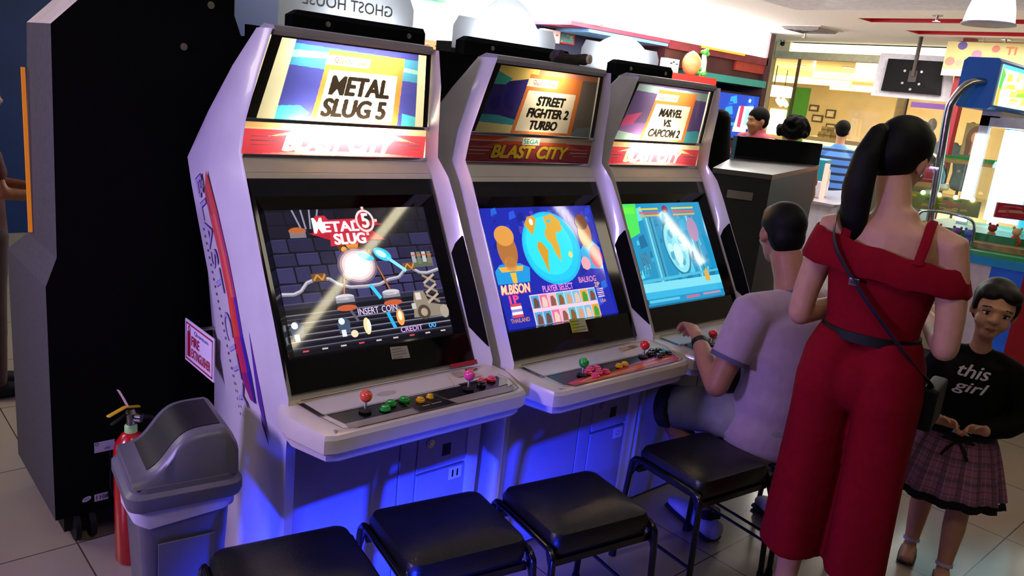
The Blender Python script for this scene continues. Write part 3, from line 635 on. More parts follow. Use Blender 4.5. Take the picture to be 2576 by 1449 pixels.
CABS = []
c1 = dict(screen_label='screen showing a stone wall game title', tx=(-.17, .20), tube=[150, 60], overlay=overlay_black(), plate='11',
          sticks=[(-.204, .075, 'e0543c', 'orange_red_ball_top'), (.175, .072, 'e84a80', 'pink_ball_top')],
          buttons=[(-.145, .062, BT_G, .0165), (-.112, .082, BT_G, .0165), (-.062, .085, BT_G, .0165), (-.018, .064, BT_Y, .014), (.022, .070, BT_Y, .0115), (.252, .096, BT_R, .0155), (.292, .096, BT_P, .0155), (.235, .078, BT_K, .0155)])
c2 = dict(screen_label='screen showing a globe and a grid of pictures', tx=(-.02, .10), tube=[8, 70], overlay=overlay_flame(), plate='-',
          sticks=[(-.185, .055, '149a3a', 'green_ball_top'), (.185, .085, 'd4242c', 'red_ball_top')],
          buttons=[(x + .0, y, BT_P, .0155) for x, y in ((-.150, .062), (-.122, .078), (-.090, .074), (-.146, .030), (-.114, .044), (-.080, .040))] +
                  [(.010, .055, BT_Y, .014), (.045, .058, BT_Y, .014)] + [(x, y, BT_K, .0155) for x, y in ((.232, .090), (.262, .104), (.296, .100), (.250, .062), (.282, .072), (.316, .066))])
c3 = dict(screen_label='screen showing a pale blue fight scene', tx=(-.15, .15), tube=[110, 26], overlay=overlay_flame(),
          sticks=[(-.185, .055, 'd4242c', 'red_ball_top'), (.185, .085, 'd4242c', 'red_ball_top')], buttons=[(x, .06, BT_Y, .0155) for x in (-.13, -.095, -.06)])
T_LO = [(1.535, .668), (1.79, .65)]
CABS.append(cab(0, 0, 0, 0, 'leftmost white arcade cabinet, its screen showing a red logo over a dark stone wall', stone_screen(), M['screen'], S1, 0, banner_art('fff4c8', PAL1), T_LO, c1))
CABS.append(cab(1, .805, -.067, -.005, 'middle white arcade cabinet, its screen showing a blue globe and a grid of pictures', globe_screen(), M['screen'], S2, 0, banner_art('c8b038', PAL2), T_LO, c2))
CABS.append(cab(2, 1.59, -.063, .001, 'rightmost white arcade cabinet with a pale blue screen, played by the seated man', teal_screen(), M['screen'], S3, 0, banner_art('fff0c0', PAL1), T_LO, c3))
# stickers and side artwork on the first cabinet
t1, cp1 = CABS[0]
def side_pt(u, z, h):           # u runs towards the front
    return (-.3885 - h, -u, z)
a = Art()
RT = [(.796, 1.364), (.703, 1.247), (.616, 1.12), (.552, 1.009), (.497, .898), (.435, .802), (.394, .715)]; LT = [(.808, 1.298), (.76, 1.224), (.677, 1.106), (.611, .993), (.561, .878), (.512, .776), (.43, .714)]
for i in range(6):
    L0_, L1_, R0_, R1_ = LT[i], LT[i + 1], RT[i], RT[i + 1]; m_ = lambda p, q, f: (-(p[0] + (q[0] - p[0]) * f), p[1] + (q[1] - p[1]) * f)
    cs_ = (('a8484e', 'c0584e', 'c84848'), ('c04a50', 'd4684e', 'b04068'), ('c8444a', 'd86a40', 'a83a70'), ('d04a38', 'c83a3a', '5a2a98'), ('c0304a', 'b02858', '3a2298'), ('8a2064', '7a1c6e', '2a1c88'))[i]
    for k, (f0, f1) in enumerate(((-.05, .45), (.40, .78), (.74, 1.05))): a.poly([m_(L0_, R0_, f0), m_(L0_, R0_, f1), m_(L1_, R1_, f1), m_(L1_, R1_, f0)], cs_[k], 1 + k)
a.poly([(-.455, .93), (-.410, .807), (-.378, .729), (-.313, .638), (-.296, .615), (-.366, .771), (-.431, .889)], '5a2a90', 1); a.poly([(-.36, .70), (-.31, .64), (-.297, .617), (-.345, .665)], '1c1450', 2)
rt_ = math.atan2(-.67, .395)
a.text(-.885, 1.325, .78, .055, 'BLAST CITY', '4a3a56', 4, off=0, rot=rt_, spacing=1.05); a.text(-.882, 1.322, .775, .049, 'BLAST CITY', 'a494c0', 5, off=0, rot=rt_, spacing=1.05)
for k in range(26): u_ = -.815 + k * .0125; z_ = 1.175 - k * .0212; a.poly([(u_, z_), (u_ + .004, z_ - .008), (u_ + .010, z_ - .005), (u_ + .006, z_ + .003)], '5a4a68', 4)
tt = a.build('side_artwork', M['print'], t1, side_pt); tt['label'] = 'orange and violet streak with lettering'
a = Art(); a.rect(-.058, 0, .058, .014, 'b01c34'); a.build('warning_strip', M['print'], t1, lambda u, v, h: tuple(bez(u + .293, v - .020, .004 + h)))
def sticker(t, u0, v0, w, h, cols, seed):
    a = Art(); r = random.Random(seed); a.poly([(0, .005), (w, 0), (w - .002, h - .004), (.002, h)], cols[0])
    if len(cols) > 2: a.rect(0, .004, w * .38, h * .97, cols[2], 1)
    for k in range(4): a.rect(.006, h * (.14 + k * .21), w * r.uniform(.55, .92), h * (.20 + k * .21), cols[1], 2)
    a.build('sticker', M['print'], t, lambda u, v, q: tuple(bez(u0 + u, v0 + v, .0055 + q)))
sticker(t1, .012, .040, .07, .045, ('9a9590', '6a6560'), 1); sticker(CABS[1][0], -.022, .048, .088, .058, ('b8bc9c', '6e7048', 'b8c42c'), 2)
# ------------------------------------------------------------------ tall black cabinet at the left
def stick_on(name, art, parent, o, u, v): return art.build(name, M['print'], parent, plane_map(o, u, v))
def bolt(parent, x, y, z, r=.012):
    b = BM(); cyl(b, (x, y, z), (x, y - .006, z), r, n=16); cyl(b, (x, y - .005, z), (x, y - .008, z), r * .55, n=10)
    obj('screw', b, M['steel'], parent, smooth=True)
t = empty('arcade_cabinet', (-.48, 1.4, 0), 0, 'tall black arcade cabinet at far left with dark grey side and cream top corner', 'arcade machine', 'black cabinets seen from behind')
t.name = 'black_arcade_cabinet'
def rel(t, p): return tuple(Vector(p) - t.location)
def bx(t, name, a, b_, m, bevel=0.):
    b = BM(); box2(b, rel(t, a), rel(t, b_)); return obj(name, b, m, t, bevel=bevel)
T0 = t
# shell seen from behind: black back board and a grey side that steps out below
b = BM(); lo = t.location
loft(b, [[tuple(Vector((x, y, z)) - lo) for x, y, z in l] for l in (
    [(-.797, 1.072, .10), (-.15, 1.072, .10), (-.15, 1.66, .10), (-.797, 1.66, .10)], [(-.797, 1.072, .945), (-.15, 1.072, .945), (-.15, 1.66, .945), (-.797, 1.66, .945)],
    [(-.762, 1.072, 1.04), (-.15, 1.072, 1.04), (-.15, 1.48, 1.04), (-.762, 1.48, 1.04)], [(-.754, 1.072, 1.765), (-.15, 1.072, 1.765), (-.15, 1.39, 1.765), (-.754, 1.39, 1.765)],
    [(-.66, 1.072, 1.862), (-.188, 1.072, 1.862), (-.188, 1.39, 1.862), (-.66, 1.39, 1.862)], [(-.60, 1.072, 1.98), (-.188, 1.072, 1.98), (-.188, 1.39, 1.98), (-.60, 1.39, 1.98)])])
o = obj('cabinet_shell', b, [M['black'], M['grayside'], mat('cream_corner', 'd8d0ae', .6, var=.15, vs=6)], t)
for p in o.data.polygons:
    if p.normal.x < -.75: p.material_index = 1
    elif p.normal.x < -.3 and p.normal.z > .3: p.material_index = 2 if p.center.z > 1.5 else 1
bx(t, 'plinth', (-.765, 1.10, .03), (-.2, 1.6, .10), M['matblack'])
b = BM(); tube(b, [rel(t, q) for q in ((-.84, 1.42, 1.70), (-.81, 1.40, 1.78), (-.79, 1.40, 1.8))], .02)
bx(t, 'orange_trim', (-.776, 1.391, 1.06), (-.764, 1.398, 1.62), mat('orange_edge', 'd8801c', .4, emit='d87a1c', es=.5))
for x, z in ((-.361, 1.74), (-.271, 1.885)): bolt(t, *rel(t, (x, 1.072, z)))
for x in (-.74, -.69):
    b = BM(); cyl(b, rel(t, (x, 1.09, .052)), rel(t, (x + .018, 1.09, .052)), .050, n=20); obj('caster', b, M['matblack'], t, smooth=True)
a = Art(); a.rect(0, 0, .067, .04, 'b8b4c8'); a.ring(.009, .032, .006, .006, .002, '3a3a58', 1, 12); a.rect(.032, .009, .052, .012, '5a5a78', 1); a.rect(.035, .014, .050, .016, '5a5a78', 1); stick_on('notice_sticker', a, t, rel(t, (-.668, 1.0705, .326)), (1, 0, 0), (0, 0, 1))
a = Art(); a.rect(0, 0, .046, .028, 'b8b4c8'); a.text(.006, .006, .030, .017, '110', '26264a', 1, off=.02); a.poly([(.036, .004), (.046, .010), (.046, .028), (.038, .02)], '3a3a5a', 2); stick_on('number_sticker', a, t, rel(t, (-.672, 1.0705, .137)), (1, 0, 0), (0, 0, 1))
a = Art(); a.ell(0, 0, .016, .009, 'b0acc4', rot=.4); a.line([(-.009, -.002), (.009, .002)], .002, '5a5a7a', 1); stick_on('oval_sticker', a, t, rel(t, (-.697, 1.0705, .155)), (1, 0, 0), (0, 0, 1))
b = BM(); tube(b, [rel(t, q) for q in ((-.618, 1.066, .325), (-.616, 1.062, .27), (-.620, 1.062, .20), (-.612, 1.066, .15))], .0035); obj('cable', b, M['matblack'], t, smooth=True)
# ------------------------------------------------------------------ three black cabinets whose backs make the wall behind the white ones
GLOWS = [(.08, .71, 1.84, 'slab', 'black cabinet seen from behind, wide squarish lit topper with mirrored lettering'),
         (.93, 1.59, 1.87, 'arch', 'black cabinet seen from behind, tall arched glaring topper, behind the middle white cabinet'),
         (1.785, 2.44, 1.86, 'arch2', 'black cabinet seen from behind, low arched glaring topper, behind the rightmost white cabinet')]
PEL = [(.022, .608), (.815, 1.46), (1.80, 2.272)]
BODY = [(-.14, .66), (.67, 1.52), (1.53, 2.40)]
for k, ((x0, x1, zb, sh, lab), (p0, p1), (b0, b1)) in enumerate(zip(GLOWS, PEL, BODY)):
    t = empty('black_arcade_cabinet', ((b0 + b1) / 2, 1.4, 0), 0, lab, 'arcade machine', 'black cabinets seen from behind')
    bx(t, 'back_board', (b0, 1.072, .02), (b1, 1.095, 1.84), M['black']); bx(t, 'cabinet_shell', (b0 + .01, 1.095, .02), (b1 - .01, 1.27, 1.80), M['matblack'])
    bx(t, 'cabinet_base', (b0 + .01, 1.27, .02), (b1 - .01, 1.95, 1.05), M['matblack'])
    b = BM(); lo = t.location
    loft(b, [[tuple(Vector(q) - lo) for q in l] for l in ([(p0, 1.058, 1.835), (p1, 1.058, 1.835), (p1, 1.12, 1.835), (p0, 1.12, 1.835)], [(p0, 1.058, 1.895), (p1, 1.058, 1.895), (p1, 1.12, 1.895), (p0, 1.12, 1.895)], [(p0 + .03, 1.075, 1.915), (p1, 1.075, 1.915), (p1, 1.11, 1.915), (p0 + .03, 1.11, 1.915)])])
    obj('pelmet', b, M['black'], t)
    for f in (.24, .86): bolt(t, *rel(t, (p0 + (p1 - p0) * f, 1.058, 1.878)), r=.010)
    # frosted topper with its lamp behind
    w = x1 - x0; c = (x0 + x1) / 2; pts = []
    if sh == 'slab': pts = [(x0, 1.83), (x1, 1.86), (x1, 2.0), (x1 - .03, 2.06), (x0 + .05, 2.06), (x0 + .005, 2.0)]
    else:
        top = .27 if sh == 'arch' else .20
        for i in range(25):
            u = i / 24; h = .145 + (top - .145) * max(0, math.cos((u - .5) * 2 * math.pi / 1.15)) ** .8 if abs(u - .5) < .2875 else .145
            if u < .04: h = .10 + u / .04 * .045
            if u > .96: h = .145 - (u - .96) / .04 * .045
            pts.append((x0 + w * u, zb + h))
        pts = [(x1, zb)] + pts[::-1] + [(x0, zb)]; pts = pts[::-1]
    b = BM(); b.faces.new([b.verts.new((x - lo.x, 1.30 - lo.y, z)) for x, z in pts])
    tp = obj('lit_topper', b, M.setdefault('frost', artmat('frost', 'print')), t); tp.data.materials.clear()
    fm, N, L, bb = newmat('frosted_topper_%d' % k); tr = N.new('ShaderNodeBsdfTranslucent'); tr.inputs[0].default_value = lin('d0d2d6') + (1,); bb.inputs['Base Color'].default_value = lin('a29ea4') + (1,)
    x_ = N.new('ShaderNodeMixShader'); x_.inputs[0].default_value = .5; L.new(bb.outputs[0], x_.inputs[1]); L.new(tr.outputs[0], x_.inputs[2]); L.new(x_.outputs[0], N['Material Output'].inputs['Surface']); tp.data.materials.append(fm)
    zz = {'slab': 1.88, 'arch': 1.93, 'arch2': 1.925}[sh]; dx = {'slab': .06, 'arch': .0, 'arch2': .0}[sh]
    b = BM(); cyl(b, rel(t, (c + dx - w * .22, 1.38, zz)), rel(t, (c + dx + w * .22, 1.38, zz)), .016, n=14); obj('fluorescent_tube', b, lamp_mat('topper_tube_%d' % k, 'eef6ff', (60, 110, 130)[k]), t, smooth=True)
    bx(t, 'lamp_tray', (x0 + .03, 1.34, 1.80), (x1 - .03, 1.46, zz - .03), M['matblack'])
    if k == 0:
        a = Art(); a.text(0, 0, .42, .045, 'GHOST HOUSE', 'a8b4b8', 0, off=.01)
        a.build('topper_lettering', M['print'], t, lambda u, v, h: tuple(Vector((x0 + .52 - u, 1.2985 - h, 1.955 + v)) - lo)).scale = (1, 1, 1)
# rolled cloth on the middle white cabinet
t = empty('rolled_cloth', (.99, .60, 1.838), -.1, 'dark olive rolled up cloth lying on top of the middle white cabinet', 'cloth')
b = BM(); limb(b, [(-.075, 0, .022), (-.03, .0, .018), (.02, 0, .018), (.08, -.01, .022)], [(.020, .026), (.014, .02), (.016, .02), (.022, .026)], n=14)
limb(b, [(-.095, -.02, .006), (-.03, -.03, .006), (.03, -.02, .008)], [(.006, .02), (.006, .03), (.006, .02)], n=10); fuse('roll', b, mat('olive_cloth', '3a372a', .85, var=.3), t, .004, 3)
b = BM(); cyl(b, (-.070, -.018, .026), (-.066, -.034, .026), .019, n=18); o = obj('roll_end', b, mat('plum_cloth', '4a343c', .8, var=.2), t, smooth=True)
b = BM(); cyl(b, (.080, -.026, .024), (.084, -.036, .024), .018, n=18); cyl(b, (.084, -.036, .024), (.085, -.040, .024), .008, n=12); obj('roll_end', b, mat('cream_cloth', 'b9ad93', .8, var=.2), t, smooth=True)
# fire extinguisher sign hung on the first cabinet's rear edge
a = Art(); a.poly([(0, 0), (.25, 0), (.25, .15), (0, .15)], 'e4d8e4'); 
for p in ((.008, .008, .242, .014), (.008, .136, .242, .142), (.008, .008, .013, .142), (.237, .008, .242, .142)): a.rect(*p, 'b02038', 1)
a.rect(.022, .022, .05, .112, 'a01830', 1); a.text(.03, .108, .02, .026, 'Q', 'b02038', 2, off=.02); a.text(.085, .112, .12, .016, 'Quantum', '54447e', 2, off=0)
a.text(.060, .070, .07, .034, 'FIRE', 'b02038', 2, off=.02); a.text(.060, .026, .165, .034, 'EXTINGUISHER', 'b02038', 2, off=.02)
o = a.build('fire_sign', M['print'], None, plane_map((-.41, .915, .690), (0, -.995, -.0), (0, .0, 1)), step=.0008)
b = BM(); box2(b, (-.4095, .665, .690), (-.406, .915, .840)); s = obj('sign_board', b, mat('sign_white_plastic', 'd8d0d8', .4)); 
o.parent = s; s.name = 'fire_extinguisher_sign'; o.name = 'sign_print'; tag(s, 'white sign with red border reading FIRE EXTINGUISHER on the side of the leftmost white cabinet', 'sign')
b = BM(); box2(b, (-.406, .78, .832), (-.325, .80, .838)); hk = obj('hanger', b, M['steel'], s)
# ------------------------------------------------------------------ fire extinguisher
t = empty('fire_extinguisher', (-.605, .87, 0), .3, 'red fire extinguisher with yellow tagged handle standing behind the grey bin', 'fire extinguisher')
b = BM(); lathe(b, [(.05, 0), (.056, .01), (.056, .40), (.050, .44), (.03, .47), (.018, .48)]); obj('cylinder', b, mat('extinguisher_red', 'b8121c', .25, coat=.5), t, smooth=True)
b = BM(); lathe(b, [(.020, .478), (.020, .50), (.016, .505)]); obj('neck_ring', b, mat('safety_green', 'a8e08a', .4), t, smooth=True)
b = BM(); lathe(b, [(.014, .50), (.014, .54), (.018, .545), (.012, .56)]); cyl(b, (0, 0, .525), (.04, -.01, .525), .009); obj('valve', b, M['steel'], t, smooth=True)
b = BM(); cyl(b, (.01, -.012, .53), (.02, -.03, .53), .016); obj('gauge', b, M['chrome'], t, smooth=True)
b = BM(); limb(b, [(.03, 0, .56), (-.02, 0, .572), (-.085, -.01, .562)], [(.009, .004)] * 3, n=8, side=(0, 1, 0)); obj('lever', b, mat('lever_yellow', 'd8b020', .4), t, smooth=True)
b = BM(); limb(b, [(.03, 0, .545), (-.02, 0, .545), (-.075, -.01, .53)], [(.008, .003)] * 3, n=8, side=(0, 1, 0)); obj('carry_handle', b, M['matblack'], t, smooth=True)
b = BM(); limb(b, [(-.012, 0, .575), (-.03, -.005, .61), (-.045, -.005, .640)], [(.010, .001)] * 3, n=8, side=(0, 1, 0)); obj('paper_tag', b, mat('tag_paper', 'd8b8b0', .7), t)
b = BM(); tube(b, [(.035, -.01, .525), (.075, -.02, .50), (.085, -.02, .40), (.075, -.01, .2)], .010); obj('hose', b, M['matblack'], t, smooth=True)
# ------------------------------------------------------------------ bin
t = empty('trash_bin', (-.632, .372, 0), -.13, 'grey plastic swing top trash bin beside the leftmost white cabinet', 'trash bin')
GP = mat('bin_grey', '626166', .38, var=.06, vs=12); DP = mat('bin_dark_flap', '17171a', .5, var=.1)
def rr(w, d, z, r=.035, n=5):
    out = []
    for cx, cy, a0 in ((w - r, d - r, 0), (-w + r, d - r, 90), (-w + r, -d + r, 180), (w - r, -d + r, 270)):
        for i in range(n + 1):
            a = math.radians(a0 + 90 * i / n); out.append((cx + r * math.cos(a), cy + r * math.sin(a), z))
    return out
b = BM(); loft(b, [rr(.098, .098, .0), rr(.100, .100, .02), rr(.122, .122, .50), rr(.128, .128, .535)]); obj('bin_body', b, GP, t, smooth=True)
b = BM(); loft(b, [rr(.085, .02, .20, .01), rr(.085, .02, .44, .01)]); 
bm2 = BM(); box(bm2, (0, -.1135, .31), (.15, .004, .24)); o = obj('body_panel', bm2, GP, t, bevel=.002); o.rotation_euler.x = .045; o.location = (0, .0005, 0); b.free()
b = BM(); loft(b, [rr(.131, .131, .475), rr(.1335, .1335, .50), rr(.134, .134, .545), rr(.129, .129, .545)]); o = obj('bin_liner', b, mat('liner_white', 'cfcad6', .55, var=.1), t, smooth=True)
for v in o.data.vertices:
    if v.co.z < .49: v.co.z += .028 * math.sin(v.co.x * 21 + v.co.y * 9) - .002
b = BM(); loft(b, [rr(.148, .148, .535, .04), rr(.152, .152, .548, .042), rr(.152, .152, .575, .042), rr(.140, .140, .585, .04), rr(.138, .138, .60, .04)]); obj('lid_rim', b, GP, t, smooth=True)
# hooded lid whose ridge rises to the right
def hood(x): # height of side wall top along x
    u = (x + .135) / .27
    return .615 + .115 * (1 / (1 + math.exp(-(u - .34) * 13))) * (1 - max(0, (u - .86)) ** 2 * 22)
b = BM(); xs_ = [-.136 + .272 * i / 22 for i in range(23)]; loops = []
for x in xs_:
    h = hood(x); e = 1.; loops.append([(x, -.135, .598), (x, -.130, h - .012), (x, -.122, h), (x, -.108, h + .006), (x, .108, h + .006), (x, .122, h), (x, .130, h - .012), (x, .135, .598)])
loft(b, loops); obj('lid_hood', b, GP, t, smooth=True)
b = BM(); loops = []
for x in [-.095 + .19 * i / 16 for i in range(17)]:
    h = hood(x) + .0085; loops.append([(x, -.092, h - .01), (x, -.090, h), (x, .090, h), (x, .092, h - .01)])
loft(b, loops); obj('swing_flap', b, DP, t, smooth=True)
# ------------------------------------------------------------------ stools
CU = mat('black_vinyl', '060505', .40, spec=.5, var=.15, bump=.12, bs=140); FR = mat('stool_frame', '08080a', .22, spec=.5, var=0)
def make_stool():
    t = empty('stool'); w, d = .186, .160
    b = BM(); loft(b, [rr(w - .006, d - .006, .408, .03), rr(w, d, .416, .034), rr(w + .003, d + .003, .452, .036), rr(w - .006, d - .006, .472, .034), rr(w - .03, d - .03, .482, .03), rr(w - .08, d - .08, .488, .03)]); obj('seat_cushion', b, CU, t, smooth=True)
    b = BM(); box2(b, (-w + .012, -d + .012, .396), (w - .012, d - .012, .4078)); obj('seat_board', b, M['matblack'], t)
    for sx in (-1, 1):
        b = BM(); x = sx * (w + .010)
        tube(b, [(x, -d + .02, .43), (x, 0, .432), (x, d - .02, .43)], .010, k=4); obj('side_rail', b, FR, t, smooth=True)
        for sy in (-1, 1):
            b = BM(); tube(b, [(x, sy * (d - .025), .431), (x, sy * (d + .002), .418), (x + sx * .004, sy * (d + .012), .36), (x + sx * .012, sy * (d + .03), .018)], .011, k=5); lg = obj('leg', b, FR, t, smooth=True)
            b = BM(); cyl(b, (x + sx * .0118, sy * (d + .0295), .03), (x + sx * .0125, sy * (d + .031), 0), .014, .015, n=12); obj('foot_cap', b, M['matblack'], lg, smooth=True)
            b = BM(); prism(b, [(sy * (d - .03), .424), (sy * (d + .006), .424), (sy * (d + .006), .35)], x - .004, x + .004); obj('gusset', b, FR, lg)
        b = BM(); tube(b, [(x + sx * .007, -d - .016, .16), (x + sx * .007, d + .016, .16)], .006, k=2); obj('stretcher', b, FR, t, smooth=True)
    for sy in (-1, 1):
        b = BM(); box2(b, (-w - .002, sy * (d - .012) - .008, .374), (w + .002, sy * (d - .012) + .008, .3958)); obj('apron', b, FR, t)
    return t
s0 = make_stool(); G = 'black stools in front of the white cabinets'
spots = [(-.498, -.105, -.185, 'black vinyl stool nearest the grey bin, leftmost of the stools'), (-.045, -.150, -.185, 'black vinyl stool with chrome strip on its left side, second from the bin'),
         (.392, -.250, -.17, 'black vinyl stool third from the bin, in front of the middle white cabinet'), (1.062, -.275, -.12, 'black vinyl stool beside the left leg of the man in lilac'),
         (1.52, -.335, -.12, 'black vinyl stool under the man in lilac, mostly hidden by him')]
for i, (x, y, a_, lab) in enumerate(spots):
    o = s0 if i == 0 else copy_tree(s0)
    o.location = (x, y, 0); o.rotation_euler.z = a_; tag(o, lab, 'stool', G)
b = BM(); box2(b, (-.188, -.14, .436), (-.182, .10, .452)); c = obj('chrome_clip', b, M['chrome'], [o for o in S.objects if o.get('label', '').startswith('black vinyl stool with chrome strip')][0], bevel=.002)
# ------------------------------------------------------------------ game stall along the back wall
t = empty('game_stall', (7.7, 6.0, 0), 0, 'colourful game stall along the back wall with a glaring white sign band', 'stall')
WB = lamp_mat('white_sign_band', 'fffdf8', 15)
bx(t, 'sign_band', (4.62, 5.62, 2.60), (10.6, 6.35, 2.985), WB)
bx(t, 'red_trim', (6.0, 5.58, 2.545), (8.0, 6.3, 2.598), mat('stall_pink_red', 'c0405a', .4)); bx(t, 'trim', (8.0, 5.58, 2.48), (10.62, 6.3, 2.598), mat('stall_dark_red', '7a2634', .5, var=.3, vs=4))
bx(t, 'amber_strip', (8.75, 5.565, 2.565), (9.9, 5.579, 2.60), lamp_mat('amber_strip', 'ffa030', .9))
bx(t, 'header_board', (8.0, 5.64, 2.24), (10.62, 6.2, 2.48), mat('stall_maroon', '4e2228', .5, var=.35, vs=3))
bx(t, 'red_panel', (9.75, 5.60, 2.34), (10.64, 5.639, 2.49), mat('stall_red', 'a8382e', .5)); 
bx(t, 'teal_shelf', (8.55, 5.56, 2.13), (10.64, 6.2, 2.235), mat('stall_teal', '3c9c90', .45, var=.12, vs=3))
bx(t, 'shelf_back', (6.0, 6.25, .1), (10.6, 6.35, 2.54), mat('stall_navy', '20264c', .5, var=.3, vs=2))
bx(t, 'blue_ledge', (6.35, 5.6, 2.50), (8.0, 6.2, 2.54), mat('stall_light_blue', '7cb0e0', .5))
bx(t, 'red_tray', (7.6, 5.2, 2.02), (8.72, 5.55, 2.14), mat('tray_red', 'd02c28', .4))
bx(t, 'pillar', (10.58, 5.58, .0), (10.72, 6.3, 2.98), mat('pillar_brown', '4a2c36', .5))
def picture(parent, seed, x0, x1, z0, z1, y, base, cols, n=26, m=None):
    a = Art(); w, h = x1 - x0, z1 - z0; r = random.Random(seed); a.rect(0, 0, w, h, base)
    for i in range(n):
        x, y_ = r.uniform(0, w * .8), r.uniform(0, h * .8); s, q = r.uniform(.06, .25) * w, r.uniform(.06, .25) * h
        a.poly([(x, y_), (min(w, x + s), y_ + q * .2), (min(w, x + s * .8), min(h, y_ + q)), (x + s * .1, min(h, y_ + q * .8))], cols[i % len(cols)], 1 + i % 3)
    return a, plane_map((x0, y, z0), (1, 0, 0), (0, 0, 1))
a, mp = picture(t, 4, 9.25, 10.5, 1.30, 1.98, 5.55, '1a3a9a', ['1c62b8', '2a86c0', '16307c', '1d4aa6'])
a.poly([(.62, .10), (1.05, .16), (1.12, .52), (.70, .50)], 'd8e6f6', 6); a.poly([(.72, .18), (.82, .17), (.85, .5), (.74, .52)], 'b0304e', 7); a.poly([(.90, .2), (1.0, .22), (1.02, .46), (.92, .48)], '8ac4ec', 7); a.rect(.62, .10, 1.0, .17, 'f2f6fb', 8); a.ell(.98, .60, .035, .03, 'bfe8ff', 6)
a.poly([(.20, .16), (.34, .14), (.38, .42), (.24, .40)], '6a86c0', 6); a.poly([(.02, .22), (.12, .22), (.14, .5), (.04, .48)], 'e88a3a', 6)
bx(t, 'screen_case', (9.2, 5.56, 1.27), (10.55, 5.75, 2.01), M['matblack']); a.build('picture_screen', M['glow'], t, lambda u, v, h, mp=mp: tuple(mp(u, v, h) - t.location))
a, mp = picture(t, 8, 7.4, 9.15, 1.2, 1.98, 6.24, '35406e', ['c04a6a', '3a8ac0', 'e0a050', '4a3a80', 'd8d0e0'], 20); a.build('poster', M['print'], t, lambda u, v, h, mp=mp: tuple(mp(u, v, h) - t.location))
for z0, z1, c in ((1.16, 1.26, '2a1c22'), (1.02, 1.15, '8a2230'), (.90, 1.01, '2c8a6a'), (.4, .89, '7a1c2a')): bx(t, 'counter_band', (7.4, 5.5, z0), (10.56, 6.2, z1), mat('band_' + c, c, .5))
# things at the stall
b = BM(); ell(b, (8.28, 5.36, 2.305), (.16, .12, .165)); ell(b, (8.28, 5.36, 2.46), (.03, .03, .02)); tag(obj('toy_ball', b, mat('orange_toy', 'e89a62', .3), smooth=True), 'shiny orange round toy on the red tray of the back stall', 'toy')
t2 = empty('toy_plant', (8.56, 5.36, 2.142), 0, 'green leafy toy with pale stem beside the orange round toy', 'toy')
b = BM(); limb(b, [(0, 0, 0.03), (.01, 0, .22), (-.01, 0, .3)], [.05, .04, .03]); obj('stem', b, mat('pale_stem', 'dce0c8', .5), t2, smooth=True)
b = BM()
for i in range(14):
    r_ = random.Random(i); ell(b, (r_.uniform(-.08, .12), r_.uniform(-.05, .05), r_.choice((.04, .07, .3, .33)) + r_.uniform(0, .05)), (.05, .04, .03), Euler((r_.uniform(-1, 1), r_.uniform(-1, 1), 0)), 10)
obj('leaves', b, mat('toy_green', '4ab83c', .5), t2, smooth=True)
t2 = empty('framed_picture', (6.6, 6.22, 2.36), 0, 'small red framed picture with yellow shapes on the back stall', 'picture')
b = BM(); box2(b, (-.15, 0, 0), (.15, .02, .15)); obj('frame', b, mat('frame_red', 'c8202c', .4), t2); a, mp = picture(t2, 2, -.125, .125, .02, .13, -.002, '4a9a9a', ['e8dc3a', 'd8c830', '3a7ad0', 'e85a50'], 10); a.build('print', M['print'], t2, mp)
t2 = empty('stall_toys', (7.2, 6.05, 2.30), 0)
bpy.data.objects.remove(t2)
for i, (x, z, w, h, c) in enumerate(((6.05, 2.36, .30, .16, 'f0d8d0'), (7.05, 2.28, .55, .16, '8ab4e8'), (7.62, 2.142, .30, .18, 'f4e4d0'))):
    t2 = empty('toy_box', (x, (5.3 if i == 2 else 6.1), z - (.0 if i == 2 else .02)), 0, ('cream toy box above the pink trim of the back stall', 'pale blue toy box under the blue ledge of the back stall', 'ivory toy box right of the lit toppers at the back stall')[i], 'box')
    b = BM(); box2(b, (0, 0, 0), (w, .1, h)); obj('carton', b, mat('carton_' + c, c, .5), t2, bevel=.008)
    a, mp = picture(t2, 20 + i, .02, w - .02, .02, h - .02, -.002, c, ['d04a5a', '2a4a8a', 'f0e060', '3a3a4a', 'fafafa'], 9); a.build('print', M['print'], t2, mp)
# panels high on the back wall
t2 = empty('wall_panel', (4.95, 6.36, 2.60), 0, 'green strip panel high on the pale blue back wall', 'panel'); b = BM(); box2(b, (-.6, 0, 0.02), (.33, .03, .3)); obj('panel', b, mat('panel_green', '2ac42c', .5), t2)
t2 = empty('wall_panel', (4.5, 6.36, 2.06), 0, 'grey glossy panel on the back wall with an orange strip along its foot', 'panel'); b = BM(); box2(b, (-.36, 0, .1), (.3, .03, .46)); obj('panel', b, mat('panel_grey', '9c98a6', .15, var=.15, vs=4), t2)
a, mp = picture(t2, 31, -.2, .3, 0, .098, -.004, 'd87038', ['e89a40', 'c83a2a', '4ab0c8', '20242c'], 12); a.build('print', M['print'], t2, mp)
# post hanging from the ceiling
t2 = empty('ceiling_post', (6.5, 5.52, 2.6), 0, 'slate blue square post hanging from the ceiling before the white sign band', 'post'); b = BM(); box2(b, (-.05, -.05, 0), (.05, .05, .399)); obj('post', b, mat('post_slate', '8a94b4', .5), t2); b = BM(); box2(b, (-.07, -.07, .38), (.07, .07, .3995)); obj('mounting_plate', b, M['steel'], t2)
